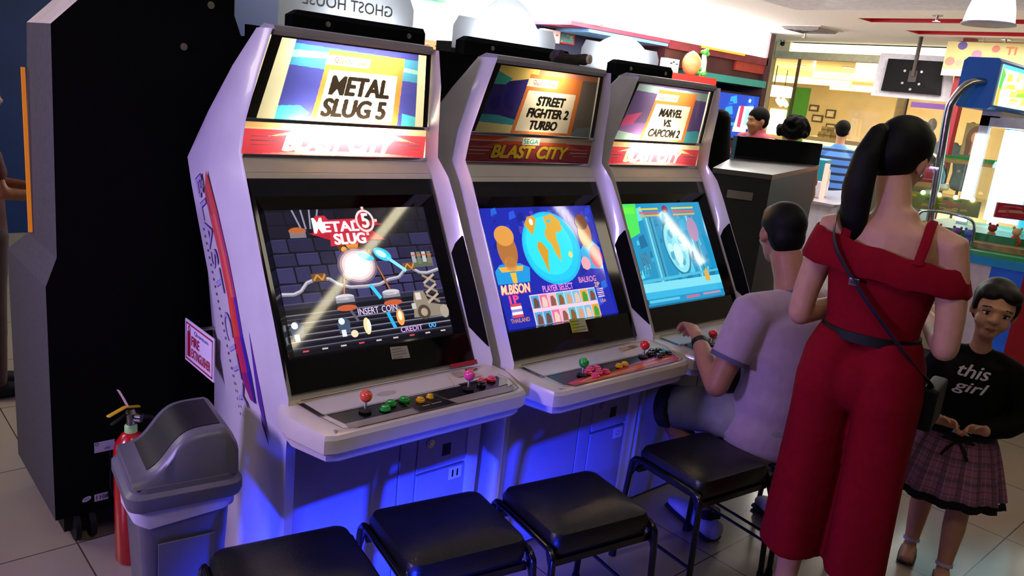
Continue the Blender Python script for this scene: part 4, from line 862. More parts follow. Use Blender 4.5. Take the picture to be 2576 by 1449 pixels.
# ------------------------------------------------------------------ dark angular cabinet with glossy board, right of the white row
t = empty('ticket_cabinet', (3.2, .95, 0), 0, 'low dark grey machine with glossy black board on top behind the seated man', 'arcade machine')
TP = [(2.49, .85), (2.67, .58), (4.18, 1.09), (3.55, 1.42)]; ctr = Vector((3.2, .95))
def pr2(z0, z1, k):
    b = BM(); A_ = [b.verts.new((ctr.x + (x - ctr.x) * k - 3.2, ctr.y + (y - ctr.y) * k - .95, z0)) for x, y in TP]; B_ = [b.verts.new((v.co.x, v.co.y, z1)) for v in A_]
    b.faces.new(A_[::-1]); b.faces.new(B_)
    for i in range(4): b.faces.new((A_[i], A_[(i + 1) % 4], B_[(i + 1) % 4], B_[i]))
    return b
obj('cabinet_body', pr2(.06, 1.372, .985), [mat('slate_dark', '15161c', .5, var=.15)], t); obj('cabinet_top', pr2(1.372, 1.40, 1.0), mat('top_grey', '5c5a58', .28, var=.05), t, bevel=.004); obj('plinth', pr2(0, .06, .9), M['matblack'], t)
L0, R0 = Vector((3.50, 1.37, 1.402)), Vector((4.15, 1.08, 1.402)); d_ = (R0 - L0).normalized(); n_ = Vector((d_.y, -d_.x, 0))
b = BM(); loft(b, [[tuple(L0 + d_ * u * (R0 - L0).length + n_ * h + Vector((0, 0, z)) - t.location) for u, h, z in ((0, 0, z_), (1, 0, z_), (1, -.05, z_), (0, -.05, z_))] for z_ in (0, .155)]); obj('score_board', b, M['gloss'], t, bevel=.003)
e0 = Vector((2.49, .85, 0)); e1 = Vector((2.67, .58, 0)); ed = (e1 - e0).normalized(); en = Vector((ed.y, -ed.x, 0)) ; en = en if en.x < 0 else -en
b = BM(); q = [e0 + ed * .10 + en * .004, e0 + ed * .24 + en * .004]
loft(b, [[tuple(p + en * h + Vector((0, 0, z)) - t.location) for p, h in ((q[0], 0), (q[1], 0), (q[1], .006), (q[0], .006))] for z in (1.245, 1.29)]); obj('label_holder', b, M['steel'], t)
# white counter with toys behind it
t = empty('display_counter', (6.55, 1.95, 0), 0, 'long white display counter with grey top behind the dark machine', 'counter')
b = BM(); box2(b, (-.95, -.33, 0), (.95, .33, .97)); obj('counter_body', b, mat('counter_white', 'd2cede', .4), t); b = BM(); box2(b, (-.98, -.36, .97), (.98, .36, 1.0)); obj('counter_top', b, mat('counter_grey', '9a98a0', .25), t, bevel=.004)
t = empty('toy_machine', (6.0, 2.02, 1.0), .3, 'small teal and white toy machine with lit edge on the display counter', 'toy machine')
b = BM(); box2(b, (-.16, -.1, .002), (.16, .12, .16)); obj('base', b, mat('toy_white', 'd8d4d8', .4), t, bevel=.01); b = BM(); box2(b, (-.13, -.08, .16), (.16, .10, .36)); obj('hood', b, mat('toy_teal', '1f8ca0', .4), t, bevel=.01)
b = BM(); cyl(b, (.05, -.08, .2), (.05, -.1, .2), .07, n=24); obj('round_panel', b, mat('panel_ivory', 'dcd2b4', .5), t, smooth=True); b = BM(); box2(b, (-.165, -.12, .0), (-.13, -.081, .33)); obj('light_edge', b, lamp_mat('pink_edge', 'ffb0a0', 1.0), t)
t = empty('toy_star', (6.3, 1.75, 1.0), 0, 'yellow spiky toy on the display counter beside the ponytail', 'toy'); b = BM()
for i in range(7): limb(b, [(0, 0, .04), (.10 * math.cos(i * .9), .05 * math.sin(i * .9), .05 + .05 * math.sin(i * .9))], [.02, .008], n=8)
ell(b, (0, 0, .035), (.05, .04, .03)); fuse('spikes', b, mat('toy_yellow', 'e8e41c', .5), t, .007, 2)
# ------------------------------------------------------------------ prize machine at the right
t = empty('prize_machine', (4.8, .1, 0), 0, 'prize pusher machine with blue and red base, clear cover and blue lit header at right', 'arcade machine')
lo = t.location.copy()
def rl(p): return tuple(Vector(p) - lo)
BP = [(4.12, .80), (4.20, .30), (4.285, -.134), (4.335, -.31), (4.80, -.75), (5.4, -.75), (5.7, 0), (5.4, .85)]
def ringp(z, k=1.): return [rl((4.85 + (x - 4.85) * k, .05 + (y - .05) * k, z)) for x, y in BP]
b = BM(); loft(b, [ringp(.30), ringp(.93)]); o = obj('base_cabinet', b, [mat('base_ivory', 'c9bda6', .5), mat('base_blue', '1f6ad0', .4), mat('base_red', 'a01420', .4)], t)
for p in o.data.polygons:
    c = p.center
    if abs(p.normal.z) < .5:
        k = min(range(8), key=lambda i: (Vector(rl(((BP[i][0] + BP[(i + 1) % 8][0]) / 2, (BP[i][1] + BP[(i + 1) % 8][1]) / 2, .6))) - c).length)
        p.material_index = {2: 1, 3: 2, 4: 2}.get(k, 0)
b = BM(); loft(b, [ringp(0, .96), ringp(.30, .97)]); obj('kick_base', b, mat('kick_grey', '5e5c62', .5), t)
b = BM(); loft(b, [ringp(.93, 1.02), ringp(.985, 1.03)]); obj('teal_rim', b, mat('rim_teal', '2a9cc0', .35), t); b = BM(); loft(b, [ringp(.985, 1.01), ringp(1.01, 1.01)]); obj('play_deck', b, mat('deck_green', '2c9a4a', .4), t)
b = BM(); loft(b, [ringp(1.012, 1.0), ringp(1.50, .97), ringp(1.56, .85)], cap=False); obj('clear_cover', b, M['glass'], t)
b = BM(); loft(b, [ringp(1.012, .78), ringp(1.05, .78)]); obj('inner_step', b, mat('step_gold', 'b08a50', .3, var=.3), t)
b = BM(); loft(b, [ringp(1.05, .55), ringp(1.10, .55)]); obj('inner_step', b, mat('step_green', '2a8a48', .4), t)
b = BM()
tube(b, [rl((4.27, .38, 1.01)), rl((4.27, .37, 1.17)), rl((4.27, .30, 1.21)), rl((4.28, .12, 1.21)), rl((4.30, .03, 1.17)), rl((4.31, .02, 1.01))], .009); obj('guard_rail', b, M['chrome'], t, smooth=True)
def strip_sign(name, p0, p1, z0, z1, base, cols, seed):
    p0 = Vector(p0); p1 = Vector(p1); L_ = (p1 - p0).length; dd = (p1 - p0) / L_; a, _ = picture(t, seed, 0, L_, 0, z1 - z0, 0, base, cols, 22)
    b = BM(); nn_ = Vector((dd.y, -dd.x, 0)); loft(b, [[tuple(p0 + dd * u + nn_ * h + Vector((0, 0, z)) - lo) for u, h in ((0, 0), (L_, 0), (L_, -.02), (0, -.02))] for z in (z0, z1)]); s = obj(name, b, mat(name + '_board', base, .4), t)
    a.build('sign_print', M['print'], s, lambda u, v, h: tuple(p0 + dd * u + nn_ * (.003 + h) + Vector((0, 0, z0 + v)) - lo))
    return p0, dd, nn_, L_, s
p0, dd, nn_, L_, s = strip_sign('yellow_sign_strip', (4.50, .62, 0), (4.56, .10, 0), 1.19, 1.30, '8a9a20', ['d0c020', '4a9a30', 'c87a30', '2a7a3a', 'e0d040'], 41)
for i in range(5):
    q = p0 + dd * (L_ * (.1 + .2 * i)) + nn_ * .012 + Vector((0, 0, 1.305)) - lo; b = BM(); ell(b, q, (.016, .016, .016), n=12); obj('bulb', b, lamp_mat('bulb_warm_%d' % i, 'ffe2a0', 6), s, smooth=True)
p0, dd, nn_, L_, s = strip_sign('red_sign_strip', (4.62, .02, 0), (5.0, -.45, 0), 1.21, 1.31, 'b02838', ['c83a4a', '8a1c2c', 'e08a6a', 'd85a6a'], 43)
# clear dome behind with a blue name board
b = BM(); lathe(b, [(.28, 0), (.28, .06), (.25, .14), (.18, .20), (.08, .235), (.005, .24)], rl((4.95, .78, 1.36)), 28); obj('clear_dome', b, M['glass'], t, smooth=True)
b = BM(); lathe(b, [(.30, 0), (.31, .02), (.30, .05), (.28, .05)], rl((4.95, .78, 1.31)), 28); obj('dome_base', b, mat('dome_gold', 'b89a5a', .3), t, smooth=True)
b = BM(); box2(b, rl((4.9, .6, 1.012)), rl((5.1, .95, 1.31))); obj('dome_stand', b, mat('stand_white', 'd8d4d0', .4), t)
a = Art(); a.rect(0, 0, .24, .09, '4a5a9a'); a.text(.02, .045, .20, .032, 'SUPER', 'c4d0f0', 1, off=.01); a.rect(.02, .014, .20, .032, '8a9ad0', 1); a.build('name_board', M['print'], t, lambda u, v, h: rl((4.68 - h, .80 - u, 1.41 + v)))
# lit tower with header box
WL = lamp_mat('tower_white_light', 'f4fbff', 3.2); FRW = mat('tower_frame', 'b4b2b8', .35)
b = BM()
for x, y in ((4.90, .34), (5.5, .34), (5.5, -.42)): box2(b, rl((x, y - .06, 1.10)), rl((x + .06, y, 1.86)))
box2(b, rl((4.9, -.48, 1.80)), rl((5.56, .34, 1.87))); obj('tower_frame', b, FRW, t)
b = BM(); box2(b, rl((4.885, .27, 1.12)), rl((4.899, .345, 1.74))); obj('light_post', b, WL, t)
b = BM(); box2(b, rl((4.92, -.43, 1.11)), rl((4.925, .27, 1.79))); obj('tower_glass', b, M['glass'], t)
b = BM(); box2(b, rl((5.42, -.42, 1.11)), rl((5.46, .33, 1.79))); obj('tower_back', b, lamp_mat('tower_cyan', 'b4ecf8', 2.4), t)
for k in range(3):
    b = BM(); cyl(b, rl((5.15, .18 - k * .2, 1.11)), rl((5.15, .18 - k * .2, 1.79)), .035, n=14); obj('light_column', b, (WL, lamp_mat('col_cyan', '4ac8e0', 1.2), WL)[k], t, smooth=True)
HB = mat('header_blue', '0464c0', .4, spec=.3, var=.05)
b = BM(); prism(b, [(.405, 1.905), (.43, 1.93), (.43, 2.21), (.405, 2.235), (.22, 2.235), (.20, 2.215), (.20, 1.92), (.22, 1.905)], 4.6 - lo.x, 5.5 - lo.x, 0)
for v in b.verts: v.co.y -= lo.y
obj('header_box', b, HB, t, bevel=.008)
b = BM(); box2(b, rl((4.9, .22, 1.86)), rl((5.4, .34, 1.91))); obj('header_neck', b, FRW, t)
a, mp = picture(t, 51, 4.64, 5.46, 1.935, 2.20, .196, 'f6f2b8', ['ffffff', 'd8e04a', 'f4e890', '8ac83a', 'ffffff', 'f8d060'], 30)
a.rect(0, .24, .82, .265, '3ac0d0', 4); a.poly([(0, 0), (.06, 0), (.05, .1), (0, .12)], 'e89a30', 5); a.poly([(0, .12), (.05, .1), (.08, .2), (.03, .24), (0, .24)], '4aa850', 5); a.build('header_picture', M['glow'], t, lambda u, v, h: rl(mp(u, v, h)))
b = BM(); tube(b, [rl(q) for q in ((4.602, .28, 2.075), (4.52, .31, 2.07), (4.47, .345, 2.03), (4.45, .385, 1.94), (4.45, .40, 1.85), (4.46, .385, 1.55), (4.48, .37, 1.18), (4.49, .36, 1.01))], .026, n=14); obj('support_pole', b, mat('pole_steel', 'c4bcb4', .22, metal=1), t, smooth=True)
a = Art(); a.rect(0, 0, .22, .30, 'e8d020'); a.rect(.0, 0, .22, .09, 'c83a1c', 1); a.poly([(.02, .2), (.07, .27), (.10, .21), (.15, .28), (.19, .2), (.14, .15), (.08, .17)], '1c1a14', 2); a.rect(.03, .11, .18, .135, '1c1a14', 2)
q0 = Vector((4.20, .30, .45)); qd = (Vector((4.285, -.134, .45)) - q0).normalized(); qn = Vector((qd.y, -qd.x, 0)); qn = qn if qn.x < 0 else -qn
a.build('facet_poster', M['print'], t, lambda u, v, h: tuple(q0 - qd * .22 + qd * u * .95 + qn * (.004 + h) + Vector((-.045 * (1 - u / .22) , 0, v)) - lo))
# prize toys inside
TY = [(4.34, .33, 'c83a5a', 'd8a04a', 'pink and tan'), (4.33, .26, 'b82c48', 'd04a66', 'crimson'), (4.36, .14, 'b0304a', '7a4a86', 'red and purple'), (4.37, .07, '4a5a9a', '5a6ab0', 'blue'), (4.58, .0, 'c88a3a', 'a03a2a', 'tan and red'), (4.60, -.14, 'c8402c', 'd8b070', 'red and cream'), (4.62, -.26, 'd8a838', 'c86a2a', 'yellow')]
for i, (x, y, c1_, c2_, nm) in enumerate(TY):
    z = 1.012 if x < 4.5 else 1.052
    tt = empty('plush_toy', (x, y, z), 0, 'small %s plush toy inside the clear cover of the prize machine' % nm, 'toy', 'plush prizes')
    b = BM(); ell(b, (0, 0, .035), (.032, .028, .036), n=14); 
    for sx in (-1, 1): ell(b, (-.01, sx * .03, .03), (.012, .012, .02), n=8); ell(b, (-.012, sx * .018, .008), (.016, .012, .010), n=8)
    obj('body', b, mat('plush_a%d' % i, c1_, .8), tt, smooth=True)
    b = BM(); ell(b, (-.004, 0, .088), (.026, .028, .026), n=14)
    for sx in (-1, 1): ell(b, (0, sx * .022, .112), (.009, .009, .011), n=8)
    obj('head', b, mat('plush_b%d' % i, c2_, .8), tt, smooth=True)
# ------------------------------------------------------------------ hanging things
t = empty('hanging_monitor', (10.8, 3.32, 2.45), 0, 'monitor hung from the ceiling seen from behind, silver frame around its black back', 'monitor')
A_, B_, C_, D_ = Vector((10.66, 3.79, 2.76)), Vector((10.94, 2.86, 2.77)), Vector((10.94, 2.78, 2.15)), Vector((10.66, 3.81, 2.15)); lo2 = t.location; nn = (B_ - A_).cross(D_ - A_).normalized(); nn = nn if nn.x < 0 else -nn
def slab(pts, h0, h1):
    b = BM(); loft(b, [[tuple(p + nn * h - lo2) for p in pts] for h in (h0, h1)]); return b
obj('frame', slab([A_, B_, C_, D_], -.04, 0), mat('monitor_silver', 'd4d2da', .4), t)
cc = (A_ + B_ + C_ + D_) / 4; K = [cc + (p - cc) * .74 for p in (A_, B_, C_, D_)]; obj('back_plate', slab(K, .001, .09), mat('monitor_black', '040405', .6, spec=.2), t, bevel=.006)
b = BM()
for u, v in ((-.12, .07), (.10, .07), (-.12, -.10), (.10, -.10), (0, -.18)): p = cc + (B_ - A_).normalized() * u + Vector((0, 0, v)) + nn * .091; cyl(b, p - lo2, p + nn * .012 - lo2, .018, n=10)
o = obj('mount_screws', b, M['steel'], t); o.name = 'mount_bracket'
b = BM(); p = cc + nn * .115; cyl(b, p - lo2, Vector((p.x, p.y, 2.999)) - lo2, .028, n=12); box2(b, tuple(p - lo2 + nn * -.024 - Vector((0, .06, .08))), tuple(p - lo2 + nn * .0 + Vector((.0, .06, .08)))); obj('ceiling_pole', b, mat('pole_brown', '3a2e2c', .5), t, smooth=True)
t = empty('shop_banner', (10.6, 2.03, 2.49), 0, 'yellow hanging banner with coloured blobs and orange letters at right edge', 'banner')
a = Art(); a.rect(0, 0, 1.7, .45, 'd8cc84'); a.rect(0, 0, .5, .09, 'e0d8d4', 1)
for x, y, r_, c in ((.20, .40, .06, '5a4a9a'), (.40, .29, .065, 'e88aa8'), (.08, .19, .065, 'e88a78'), (.20, .17, .05, 'e8a890'), (.62, .37, .05, 'd87868')):
    a.ell(x, y, r_, r_ * .9, c, 2)
a.text(.74, .30, .13, .10, 'TI', 'e87838', 3, off=.02)
b = BM(); box2(b, (.004, -.86, 0), (.02, .84, .45)); s = obj('banner_board', b, mat('banner_yellow', 'cfc27c', .5), t); a.build('banner_print', M['print'], t, lambda u, v, h: (-h, .84 - u, v))
for y in (-.4, .4):
    b = BM(); cyl(b, (.012, y, .45), (.012, y, .508), .006, n=8); obj('hanging_wire', b, M['steel'], t)
b = BM(); box2(b, (10.7, 2.58, 0), (10.85, 2.72, 2.999)); struct('trim_8', b, mat('post_red', '8a2028', .4))
t = empty('pendant_lamp', (4.33, .24, 2.41), 0, 'white ribbed dome pendant lamp hanging at top right', 'lamp')
b = BM(); lathe(b, [(.150, 0), (.146, .02), (.135, .09), (.118, .15), (.09, .20), (.05, .225), (.02, .23)]); o = obj('shade', b, mat('lamp_shade_white', 'f2f0f6', .4, emit='f8f6ff', es=1.5, var=.04), t, smooth=True)
b = BM(); ell(b, (0, 0, .11), (.05, .05, .06)); obj('bulb', b, lamp_mat('pendant_bulb', 'fffaf0', 5), t, smooth=True)
b = BM(); cyl(b, (0, 0, .225), (0, 0, .338), .006, n=8); obj('cord', b, M['matblack'], t); b = BM(); lathe(b, [(.155, -.004), (.158, 0), (.155, .008), (.15, .004)]); obj('shade_rim', b, mat('rim_grey', 'c4c2cc', .4), t, smooth=True)
def ceil_fix(name, x, y, lab, cat, kind):
    t = empty(name, (x, y, 3.0), 0, lab, cat)
    b = BM()
    if kind == 'vent':
        box2(b, (-.34, -.34, -.012), (.34, .34, 0)); obj('frame', b, mat('vent_white', 'c8c4c2', .6), t)
        for k in range(3):
            b = BM(); s_ = .29 - k * .09; loft(b, [[(x * q, y * q, z) for x, y in ((-s_, -s_), (s_, -s_), (s_, s_), (-s_, s_))] for q, z in ((1, -.014), (1 - .03 / s_, -.05), (1 - .036 / s_, -.05), (1 - .012 / s_, -.014))], cap=False); obj('louvre', b, mat('vent_grey', '8a8686', .6), t)
    elif kind == 'sprinkler':
        cyl(b, (0, 0, -.012), (0, 0, 0), .06, n=18); obj('rose', b, M['chrome'], t, smooth=True); b = BM(); cyl(b, (0, 0, -.07), (0, 0, -.012), .014, n=10); cyl(b, (0, 0, -.076), (0, 0, -.07), .04, n=14); obj('head', b, M['steel'], t, smooth=True)
    else:
        cyl(b, (0, 0, -.03), (0, 0, 0), .05, n=16); obj('mount', b, M['steel'], t, smooth=True); b = BM(); ell(b, (0, 0, -.06), (.045, .045, .04), n=16); obj('lens_dome', b, M['gloss'], t, smooth=True)
ceil_fix('air_vent', 9.9, 4.55, 'square white air vent in the ceiling above the shop front', 'vent', 'vent')
ceil_fix('sprinkler', 10.5, 4.95, 'ceiling sprinkler just beyond the square air vent', 'sprinkler', 'sprinkler'); ceil_fix('sprinkler', 8.43, 2.21, 'ceiling sprinkler before the first red light trough', 'sprinkler', 'sprinkler'); ceil_fix('sprinkler', 10.7, 2.19, 'ceiling sprinkler above the yellow banner', 'sprinkler', 'sprinkler')
ceil_fix('security_camera', 11.75, 6.05, 'small dark dome camera where ceiling meets the shop front', 'camera', 'cam')
# tube lamps over the aisle, seen mirrored in the screens
for i, ((x0, y0), (x1, y1), lab) in enumerate((((1.52, -.62), (1.09, -1.95), 'fluorescent ceiling lamp nearest the camera over the aisle'), ((2.80, -.76), (4.10, -1.67), 'fluorescent ceiling lamp over the aisle beyond the girl'), ((4.20, -.88), (5.50, -1.60), 'farthest fluorescent ceiling lamp over the aisle'))):
    t = empty('ceiling_light', ((x0 + x1) / 2, (y0 + y1) / 2, 3.0), math.atan2(y1 - y0, x1 - x0), lab, 'lamp', 'aisle ceiling lamps'); t.location.z = 2.75; L_ = math.hypot(x1 - x0, y1 - y0)
    b = BM(); box2(b, (-L_ / 2, -.04, -.03), (L_ / 2, .04, -.001)); obj('housing', b, mat('lamp_housing', 'd0ccc8', .5), t)
    b = BM(); box2(b, (-L_ / 2 + .01, -.03, -.05), (L_ / 2 - .01, .03, -.0305)); obj('diffuser', b, M['tube'], t)
# ------------------------------------------------------------------ shop behind the glass
def flat_thing(name, lab, cat, x, y0, y1, z0, z1, m, th=.03, group=None):
    t = empty(name, (x, (y0 + y1) / 2, z0), 0, lab, cat, group); b = BM(); box2(b, (-th, -(y1 - y0) / 2, 0), (0, (y1 - y0) / 2, z1 - z0)); obj('board', b, m, t); return t
def on_wall(name, lab, cat, y0, y1, z0, z1, m, group=None, th=.03):
    ya, za = back(y0, z0); yb, zb = back(y1, z1); return flat_thing(name, lab, cat, 23.99, ya, yb, max(.0, za), zb, m, th, group), yb - ya, zb - max(.0, za)
on_wall('wall_panel', 'green wall panel in the shop behind the man in red', 'panel', 8.15, 8.65, .9, 2.42, mat('shop_green', '4e9a34', .5))
on_wall('light_box', 'glowing cream light panel in the shop beside the green wall panel', 'light', 8.67, 9.12, 1.25, 1.87, lamp_mat('cream_panel', 'fff0b8', 2.2), None, .035)
t = empty('drum_lamp', (15.0, 8.0, 2.12), 0, 'large glowing white drum lamp in the shop', 'lamp'); b = BM(); lathe(b, [(.40, 0), (.40, .22), (.36, .23)]); obj('shade', b, lamp_mat('drum_white', 'fff6dc', 3.2), t, smooth=True); b = BM(); cyl(b, (0, 0, .22), (0, 0, .659), .01); obj('cord', b, M['matblack'], t)
t = empty('flower_lamp', (16.4, 8.55, 1.98), 0, 'cluster of glowing yellow bulbs beside the green wall panel', 'lamp'); b = BM()
for i in range(6): ell(b, (.02 * (i % 2), -.12 + .05 * i, .05 * (i % 3)), (.06, .06, .06), n=10)
fuse('bulbs', b, lamp_mat('yellow_bulbs', 'fff08a', 1.8), t, .02, 2); b = BM(); cyl(b, (0, 0, .1), (0, 0, .799), .008); obj('cord', b, M['matblack'], t)
for i, (y0, y1, z0, z1) in enumerate(((7.71, 7.98, 1.66, 1.83), (7.42, 7.66, 1.78, 1.98), (7.86, 8.1, 1.9, 2.05), (7.35, 7.6, 1.50, 1.66))):
    t, w_, h_ = on_wall('picture_frame', ('dark framed picture on the beige shop wall, second from the green panel', 'topmost small framed picture on the beige shop wall', 'framed picture on the shop wall next to the green panel', 'lowest framed picture on the beige shop wall')[i], 'picture', y0, y1, z0, z1, mat('frame_brown', '5a4a34', .5), 'pictures on the shop wall', .04)
    b = BM(); box2(b, (-.046, -w_ / 2 + .05, .05), (-.0402, w_ / 2 - .05, h_ - .05)); obj('print', b, mat('print_cream', 'd8cba6', .5, var=.3, vs=8), t)
t = empty('shop_counter', (14.6, 5.8, 0), 0, 'cream shop counter with a lit edge behind the boy in stripes', 'counter'); b = BM(); box2(b, (-.3, -1.0, 0), (.4, .9, 1.22)); obj('counter_body', b, mat('counter_tan', 'b08c50', .5), t); b = BM(); box2(b, (-.4, -1.05, 1.30), (.45, .95, 1.38)); obj('counter_top', b, CREAM, t); b = BM(); box2(b, (-.32, -1.0, 1.2205), (.4, .9, 1.2995)); obj('lit_edge', b, lamp_mat('counter_glow', 'fff2c0', 1.5), t)
k = 0
for row, n_ in ((0, 4), (1, 3)):
    for j in range(n_):
        t = empty('cake_box', (14.5, 6.42 - j * .145 - row * .06, 1.381 + row * .112), 0, '%s small cream box on the shop counter, %s row' % (('leftmost', 'second', 'third', 'rightmost')[j if n_ == 4 or j < 2 else 3], ('bottom', 'top')[row]), 'box', 'boxes on the shop counter')
        b = BM(); box2(b, (-.06, -.065, 0), (.06, .065, .11)); obj('carton', b, mat('cake_box_%d' % k, ('cfc8a0', 'd8d0ac', 'c4b888')[k % 3], .6), t, bevel=.004); b = BM(); box2(b, (-.062, -.066, .04), (-.0602, .066, .055)); obj('band', b, mat('band_olive_%d' % k, '8a7c3a', .6), t); k += 1
# cove strips and downlights of the shop ceiling
for i, (x, y0, y1) in enumerate(((16.0, 5.0, 7.6), (19.0, 8.2, 13.5), (21.5, 5.5, 10.0))):
    t = empty('cove_strip', (x, (y0 + y1) / 2, 2.78), 0, ('nearest', 'middle', 'farthest')[i] + ' long glowing cream strip under the shop ceiling', 'light', 'shop ceiling strips'); b = BM(); box2(b, (-.12, (y0 - y1) / 2, -.18), (.0, (y1 - y0) / 2, -.001)); obj('tray', b, CREAM, t); b = BM(); box2(b, (-.13, (y0 - y1) / 2, -.17), (-.1205, (y1 - y0) / 2, -.01)); obj('diffuser', b, lamp_mat('strip_cream_%d' % i, 'fff2b8', 1.8), t)
for i, (x, y) in enumerate(((14.6, 7.25), (14.3, 6.05), (16.6, 7.9), (16.9, 7.1))):
    t = empty('downlight', (x, y, 2.78), 0, ('round downlight in the shop ceiling, leftmost', 'round downlight in the shop ceiling, brightest in the middle', 'round downlight in the shop ceiling, farthest back', 'round downlight in the shop ceiling, rightmost')[i], 'lamp', 'shop downlights'); b = BM(); lathe(b, [(.12, -.001), (.12, -.012), (.10, -.014)]); obj('trim_ring', b, M['chrome'], t, smooth=True); b = BM(); cyl(b, (0, 0, -.018), (0, 0, -.0145), .098); obj('lens', b, lamp_mat('down_%d' % i, 'fffaf0', 4), t)
# shop column, mannequin and poster at the right
b = BM(); cyl(b, (14.0, 4.75, 0), (14.0, 4.75, 2.779), .09, n=24); struct('trim_9', b, mat('column_cream', 'e8dcae', .5), smooth=True)
t = empty('poster', (12.078, 2.74, 1.43), 0, 'poster of long brown hair standing behind the clear dome', 'poster'); b = BM(); box2(b, (0, -.16, 0), (.02, .16, .48)); obj('board', b, mat('poster_olive', '8a7c48', .5), t)
a = Art(); a.ell(.16, .24, .12, .2, '6a4420', 0); a.ell(.165, .27, .055, .085, 'c8966a', 1); a.poly([(.06, 0), (.13, 0), (.11, .2), (.05, .25)], '5a3a1c', 1); a.poly([(.14, .02), (.22, .02), (.20, .19), (.14, .19)], 'b88a5e', 1); a.build('print', M['print'], t, lambda u, v, h: (-.002 - h, .16 - u, v))
for i, (y, c, lab) in enumerate(((4.35, '6a5a80', 'mannequin in a mauve top left of the woman in red'), (3.75, 'b8b4b0', 'mannequin in a pale top above the woman in red'), (3.12, '8aa0a0', 'mannequin in a grey green top near the red post'))):
    t = empty('mannequin', (13.0, y, 0), 0, lab, 'mannequin', 'shop mannequins'); b = BM(); limb(b, [(0, 0, .9), (0, 0, 1.1), (0, 0, 1.4), (0, 0, 1.62)], [(.16, .11), (.14, .1), (.19, .11), (.07, .07)], side=(0, 1, 0)); 
    for s_ in (-1, 1): limb(b, [(0, s_ * .19, 1.55), (0, s_ * .24, 1.3), (0, s_ * .23, 1.05)], [.055, .045, .035])
    fuse('torso', b, mat('manneq_top_%d' % i, c, .7), t, .02, 3); b = BM(); limb(b, [(0, 0, 1.66), (0, 0, 1.72)], [.045, .045]); ell(b, (0, 0, 1.83), (.085, .075, .115)); fuse('head', b, mat('manneq_skin_%d' % i, 'c8b48c', .5), t, .015, 2); b = BM(); cyl(b, (0, 0, .02), (0, 0, .9), .02); cyl(b, (0, 0, 0), (0, 0, .02), .16); obj('stand', b, M['steel'], t, smooth=True)
b = BM(); box2(b, (12.06, 3.15, 2.07), (12.0995, 3.78, 2.15)); tag(obj('sale_strip', b, mat('strip_purple', '8a5ab0', .5, emit='9a6ac8', es=.4)), 'purple strip sign on the shop glass below the hanging monitor', 'sign')
# ------------------------------------------------------------------ people
def skinmat(name, c): 
    m = mat(name, c, .5, var=.06, vs=30, spec=.35); m.node_tree.nodes['Principled BSDF'].inputs['Subsurface Weight'].default_value = .06; return m
HAIR = mat('black_hair', '060506', .6, spec=.15, var=.4, vs=90)
def at(Mx, p): return Mx @ Vector(p)
def limbM(b, Mx, pts, rads, **k):
    sd = k.pop('side', None); sc = Mx.to_scale().x
    rads = [tuple(v * sc for v in r_) if isinstance(r_, (tuple, list)) else r_ * sc for r_ in rads]
    limb(b, [at(Mx, p) for p in pts], rads, side=(Mx.to_3x3() @ Vector(sd)) if sd else None, **k)
def ellM(b, Mx, c, r, rot=(0, 0, 0), n=20):
    MM = Mx @ Matrix.Translation(c) @ Euler(rot).to_matrix().to_4x4() @ Matrix.Diagonal((r[0], r[1], r[2], 1))
    bmesh.ops.create_uvsphere(b, u_segments=n, v_segments=n // 2, radius=1, matrix=MM)
def head_shape(b, Mx):
    """head of unit height 1 (chin at 0, crown at 1), face towards +y"""
    ellM(b, Mx, (0, -.06, .63), (.325, .40, .37)); ellM(b, Mx, (0, .06, .40), (.265, .30, .34)); ellM(b, Mx, (0, .17, .14), (.16, .16, .13)); ellM(b, Mx, (0, .10, .22), (.22, .22, .18))
    for s in (-1, 1):
        ellM(b, Mx, (s * .15, .25, .38), (.10, .08, .09)); ellM(b, Mx, (s * .33, -.04, .47), (.035, .085, .125), (0, 0, s * -.35)); ellM(b, Mx, (s * .325, -.02, .37), (.028, .045, .05))
    limbM(b, Mx, [(0, .325, .58), (0, .375, .46), (0, .405, .385)], [.035, .042, .058], n=10)
    for s in (-1, 1): ellM(b, Mx, (s * .048, .365, .375), (.036, .04, .030))
    ellM(b, Mx, (0, .315, .255), (.095, .05, .026)); ellM(b, Mx, (0, .31, .215), (.078, .05, .028)); ellM(b, Mx, (0, .34, .60), (.20, .05, .03))
def face_parts(t, Mx, lipc='8a4a46', brow=True):
    ew = mat('eye_white', 'd8d4d2', .2, var=0); ed = mat('eye_dark', '120c0a', .1, var=0); lp = mat('lips', lipc, .4, var=.05)
    for s in (-1, 1):
        b = BM(); ellM(b, Mx, (s * .135, .300, .485), (.062, .035, .032), n=16); e = obj('eye', b, ew, t, smooth=True)
        b = BM(); ellM(b, Mx, (s * .135, .322, .485), (.033, .018, .031), n=14); obj('iris', b, ed, e, smooth=True)
        b = BM(); limbM(b, Mx, [(s * .065, .332, .515), (s * .135, .342, .527), (s * .21, .300, .508)], [(.012, .008)] * 3, n=8); obj('eyelid', b, ed, e, smooth=True)
        b = BM(); limbM(b, Mx, [(s * .05, .352, .585), (s * .13, .355, .608), (s * .235, .295, .585)], [(.020, .010), (.020, .010), (.008, .006)], n=8); obj('eyebrow', b, HAIR, t, smooth=True)
    b = BM(); limbM(b, Mx, [(-.080, .330, .226), (-.03, .362, .247), (0, .365, .243), (.03, .362, .247), (.080, .330, .226)], [.008, .022, .020, .022, .008], n=8); limbM(b, Mx, [(-.072, .330, .224), (0, .362, .212), (.072, .330, .224)], [.008, .026, .008], n=8); obj('lips', b, lp, t, smooth=True)
